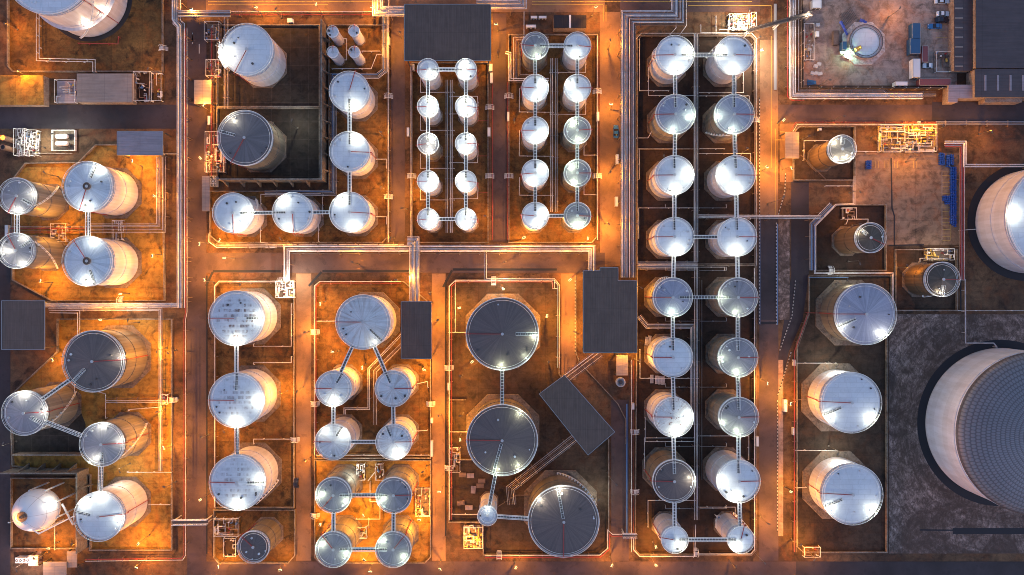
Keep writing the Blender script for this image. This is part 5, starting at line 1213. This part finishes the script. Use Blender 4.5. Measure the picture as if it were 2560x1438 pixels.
L_ = [ # px, py, energy, label tail, kind
 (478,22,1.0,'at the top of the left road'),(508,262,.9,'below the small orange lit shed'),(500,395,.8,'beside the big dark grey tank manifold'),(530,200,.6,'between the small shed and the scaffolded tank'),
 (498,610,.8,'at the left end of the middle road'),(640,18,.9,'on the top road above the scaffolded tank'),(690,22,.35,'with a thin leaning pole on the top road'),(790,10,.7,'on the top road before the tiny vessels'),
 (930,18,1.1,'at the white hot lit bundle'),(370,172,.3,'beside the dark pump yard'),(12,60,.8,'at the photo edge by the corner tank yard'),(46,176,.9,'over the mossy brown roof'),
 (330,402,.9,'above the orange yard tanks'),(385,490,.75,'right of the upper orange yard tank'),(140,566,.6,'between the four orange yard tanks'),(380,640,.7,'right of the lower orange yard tank'),(300,735,.8,'at the foot of the orange yard'),(100,702,1.0,'near the slanting wall of the orange yard'),(110,430,.5,'inside the upper corner of the orange yard'),
 (250,800,.9,'above the slate tank'),(392,880,.8,'right of the slate tank'),(420,883,.3,'with a long pale head beside the left rack'),(392,1030,1.0,'below the three pipe run'),(408,1120,1.1,'right of the mid grey tank'),(410,1217,.3,'with a long pale head lower on the left rack'),(345,1360,.9,'under the blue white tank'),(130,900,.7,'by the flat square shed'),
 (120,1372,.8,'under the sphere'),(180,1360,.3,'in the corner of the buttressed wall'),(85,1396,.6,'over the fan unit'),(500,1250,.9,'beside the left road gantry'),(545,1418,1.2,'at the bottom left crossroads'),(340,1420,1.0,'at the bottom edge under the corner yard'),
 (503,1093,.35,'with a thin leaning pole on the left road'),(510,700,.9,'at the corner above the rust patched tanks'),(560,645,.9,'in the middle road near its left end'),(742,980,.7,'between the rust patched and the streaked tanks'),(560,1080,.6,'between the lower rust patched tanks'),
 (762,830,1.2,'on the orange road by the uppermost rust patched tank'),(762,1150,1.0,'on the orange road by the lowest rust patched tank'),(830,880,.8,'left of the streaked column'),(872,1196,.6,'between the tan walled tank tops'),(908,1290,1.3,'between the four tan walled tanks'),(1048,1300,1.2,'beside the yellow lit pump group'),(800,1312,.8,'left of the four tan walled tanks'),(910,1400,.8,'under the tan walled tanks'),(1056,1180,.5,'over the right tan walled tanks'),
 (800,760,.8,'inside the corner of the streaked yard'),(1060,925,1.3,'under the narrow shed'),(1094,800,1.0,'on the road right of the narrow shed'),(1096,1040,1.0,'on the road left of the middle giant tank'),(1098,1230,.8,'on the road left of the narrow silver tank'),(1022,690,.6,'where the pale rack meets the narrow shed'),(1075,735,.5,'above the narrow shed'),
 (1148,770,1.1,'left of the uppermost giant tank'),(1368,790,1.2,'right of the uppermost giant tank'),(1436,830,1.1,'beside the dotted kerb of the wide shed'),(1425,700,1.1,'at the right end of the middle road'),(1150,1100,.8,'left of the middle giant tank'),(1172,1366,1.1,'over the tangled orange manifold'),(1290,1420,.9,'on the bottom road under the giant tank yard'),(1150,940,.3,'inside the giant tank yard wall'),
 (1240,60,.9,'right of the widest shed'),(1244,130,.9,'over the yellow striped gate right of the widest shed'),(1000,80,.6,'left of the widest shed'),(1490,17,1.0,'on the top road near the dark roofed building'),(1526,100,1.1,'at the head of the orange road'),(1528,260,.9,'on the orange road by the brown bushes'),(1526,430,1.0,'halfway down the orange road'),(1522,560,1.1,'at the foot of the orange road'),
 (1310,594,1.1,'at the foot of the tank yard by the orange road'),(1470,596,1.1,'at the lower right corner of the ten tank yard'),(1040,470,.5,'left of the small tanks'),(1004,520,.6,'on the road between the L yard and the small tanks'),(952,470,.7,'right of the corner L tank'),(952,330,.5,'right of the second L tank'),(548,600,.9,'in the lower left corner of the L yard'),(700,596,.5,'under the bottom arm of the L'),(1212,540,.4,'right of the lowest small tank'),(976,596,.5,'at the lower right corner of the L yard'),(962,110,.6,'right of the tiny vessels'),
 (1900,92,.35,'at the foot of the slanting truss gantry'),(1874,24,.9,'on the top road beside the white lit plant'),(1918,417,1.1,'beside the striped kerb'),(1960,300,1.1,'at the top of the silver tank yard'),(1980,420,.7,'left of the silver tank yard'),(2298,306,1.2,'over the sprawling orange plant'),(2358,314,.6,'at the right end of the sprawling plant'),(2200,330,.5,'left of the sprawling plant'),(2022,340,.5,'inside the silver tank yard'),
 (1920,959,1.3,'beside the sixth and seventh tanks of the twin row'),(1922,1310,1.1,'on the right road near the twin row foot'),(2002,1362,1.0,'in the lower corner of the right yard'),(1640,1368,1.0,'in the lower left corner of the twin row yard'),(1556,876,.7,'beside the orange box roof'),(1530,1415,.8,'on the bottom road by the twin row corner'),(1640,1414,.8,'on the bottom road under the twin row'),(925,1430,.8,'with twin heads at the bottom edge'),(1978,1010,.9,'left of the upper large white tank'),(1978,1230,.9,'left of the lower large white tank'),(2036,1400,.5,'on the bottom road under the right yard'),
 (2014,130,.2,'beside the construction yard fence'),(2075,200,.1,'at the foot of the construction yard'),(2250,20,.3,'at the top of the construction yard'),(2268,664,.35,'in the segmented tank yard'),(2150,560,.25,'in the dark pit yard'),(2480,330,.5,'on the top right road'),
 (1258,722,.7,'above the uppermost giant tank'),(1180,905,.7,'at the lower corner beside the uppermost giant tank'),(1372,905,.6,'between the uppermost giant tank and the tilted shed'),(1150,1040,.6,'beside the middle giant tank pipe'),(1300,1210,.25,'between the two lower giant tanks'),
 (1100,1424,.7,'on the bottom road under the road left of the giant tanks'),(700,1426,.7,'on the bottom road under the lone dark tank'),(1840,1416,.5,'on the bottom road under the right twin row column'),(880,655,.5,'halfway along the middle road'),(1260,655,.6,'on the middle road above the uppermost giant tank'),
 (905,920,.9,'in the middle of the streaked yard'),(990,700,.5,'at the top of the streaked yard'),(560,745,.5,'inside the corner of the rust patched yard'),(700,980,.6,'right of the middle rust patched tank'),(1400,540,.35,'between the lowest tanks by the orange road'),(1285,300,.35,'left of the third tank by the orange road'),
 (1604,720,.4,'left of the fifth twin row tank'),(1600,900,.5,'left of the sixth twin row tank'),(1660,390,.15,'inside the twin row yard'),(1868,370,.3,'right of the third twin row tanks'),(2290,400,.55,'over the pale apron'),(2150,480,.25,'beside the small drum block'),(2110,290,.3,'on the right road above the silver tank'),
]
for i,(x,y,e,l) in enumerate(L_):
    lamp(x,y,'orange lit street lamp '+l, e, ORANGE, 7.0, (i*67) % 360)
for x,y,e,l,c in [(722,705,1.0,'white work lamp over the bright manifold',WARM),(600,712,.35,'white lamp above the uppermost rust patched tank',WARM),(1252,718,.35,'white floodlight above the uppermost giant tank',WHITE),(1905,125,2.2,'strong pale floodlight on the right road',WARM),
   (1850,52,.9,'white lamp in the white lit plant',WHITE),(2090,918,.35,'white lamp above the upper large white tank',WHITE),(2094,1136,.35,'white lamp above the lower large white tank',WHITE),(130,335,.45,'white lamp at the gas cylinders',WHITE),(70,352,.5,'white lamp over the boiler pipework',WHITE),
   (730,300,.3,'white lamp right of the big dark grey tank',WHITE),(1497,1250,.25,'white lamp right of the lowest giant tank',WHITE),(8,1108,.08,'white lamp at the photo edge',WHITE),(2360,632,.2,'yellowish lamp over the small manifold',WARM),(2026,32,.2,'bright lamp at the end of the truss gantry',WARM),(2118,700,.12,'dim lamp above the lilac tank',WHITE),
   (898,1176,.25,'pale lamp between the tan walled tanks',WHITE),(42,1427,.7,'pinkish lamp at the bottom corner',(1,.7,.6)),(300,1180,.3,'pale lamp above the blue white tank',WARM),(320,800,.35,'pale lamp at the wall of the slate tank',WARM),(2150,660,.08,'dim lamp in the dark pit',WHITE),(936,755,.25,'pale lamp above the large streaked tank',WARM),
   (2160,930,.0,'unlit','x'),(1840,672,.12,'dim lamp below the fourth right twin row tank',WARM),(1910,1408,.0,'unlit','x')]:
    if c == 'x': continue
    lamp(x,y,l,e,c,7.5,(x*7)%360,1.2,'lamp_white')
for x,y,l,an in [(1541,1212,'unlit street lamp leaning over the road right of the giant tanks',-45),(1912,1408,'unlit street lamp at the twin row yard corner',-45),(1960,492,'unlit twin lamp by the chain kerb',30)]:
    lamp(x,y,l,1,ORANGE,9,an,2.6,'lamp_white',lit=False)

# crossover steps over the bund walls
for i,(x,y,rz,l) in enumerate([(1028,440,0,'left of the small tanks'),(1224,268,0,'right of the second small tank'),(1224,440,0,'right of the fourth small tank'),(1272,240,0,'left of the orange road yard'),(1272,440,0,'left of the fourth tank by the orange road'),(1494,228,0,'right of the second tank by the orange road'),(1494,440,0,'right of the fourth tank by the orange road'),
    (970,240,0,'right of the top L tank'),(970,492,0,'right of the corner L tank'),(786,830,0,'left of the large streaked tank'),(786,1010,0,'left of the streaked column'),(1076,1010,0,'right of the streaked column'),(786,1290,0,'left of the tan walled tanks'),(1122,920,0,'left of the uppermost giant tank'),(1122,1170,0,'beside the plank stacks'),
    (1740,1384,1.57,'at the foot of the twin row yard'),(1248,1390,1.57,'at the foot of the giant tank yard'),(1234,702,1.57,'above the uppermost giant tank'),(2078,676,1.57,'under the dark pit yard'),(1588,1080,0,'left of the seventh twin row tank'),(1588,1230,0,'left of the eighth twin row tank'),(405,120,0,'right of the huge corner tank'),(430,1000,0,'right of the lower corner yard'),(300,752,1.57,'across the bright bundle left of the road'),
    (1890,300,0,'right of the second twin row tank'),(700,704,1.57,'above the uppermost rust patched tank'),(736,1100,0,'right of the rust patched tanks')]):
    a = W(x,y,1.5); t = thing('crossover_steps','small steel crossover steps '+l,'steps',(a.x,a.y,0),'crossover steps over the bund walls',rz)
    obj('platform', MB().box(0,0,1.45,1.0,1.6,.08), MAT['steel'], t, False)
    for q in (-1,1): obj('step_flight', MB().box(q*.85,0,1.05,.35,1.4,.06).box(q*1.15,0,.7,.35,1.4,.06).box(q*1.45,0,.35,.35,1.4,.06), MAT['steel'], t, False)
    for q in (-1,1): obj('handrail', MB().tube([(-1.6,q*.8,1.0),(-.55,q*.8,2.4),(.55,q*.8,2.4),(1.6,q*.8,1.0)],.06,5).tube([(-.5,q*.8,1.4),(-.5,q*.8,2.4)],.05,4).tube([(.5,q*.8,1.4),(.5,q*.8,2.4)],.05,4), MAT['rail'], t)
car(1539,330,R(90),'car_blue','blue pickup with teal load parked by the widest pipe rack',4.6)
car(1542,880,R(90),'car_dark','dark cart beside the orange box roof',2.6)
car(742,1206,R(90),'car_dark','dark car on the road beside the lowest rust patched tank',3.6)
for x0,y0,x1,y1,l in [(1030,160,1036,176,'pinkish cabinet left of the top small tank'),(1268,280,1273,302,'pale cabinet left of the second tank by the orange road'),(1492,280,1498,302,'pale cabinet right of the second tank by the orange road'),(1119,958,1125,976,'tan cabinet left of the middle giant tank'),(1076,1102,1082,1142,'pale cabinet at the road above the tan walled tanks'),
    (1076,1046,1082,1058,'small pale cabinet right of the streaked column'),(1540,386,1547,410,'white cabinet by the widest rack, upper one'),(1538,492,1545,516,'tan cabinet by the widest rack, lower one'),(968,92,974,112,'white cabinet right of the tiny vessels'),(519,290,526,312,'white cabinet left of the big dark grey tank'),(1580,1008,1586,1024,'grey cabinet left of the sixth twin row tank'),(1890,1092,1897,1116,'grey cabinet right of the seventh twin row tank'),
    (1984,900,1989,915,'white cabinet at the upper large white tank'),(1983,1070,1987,1088,'white cabinet between the two large white tanks'),(664,613,688,620,'pale cabinet above the middle road'),(718,46,732,56,'orange lit cabinet on the top road verge'),(1960,1000,1968,1030,'tan cabinet on the verge beside the right road')]:
    boxthing('equipment_box', l, 'equipment box', x0,y0,x1,y1,1.7,'whitebox')
rn = random.Random(11)
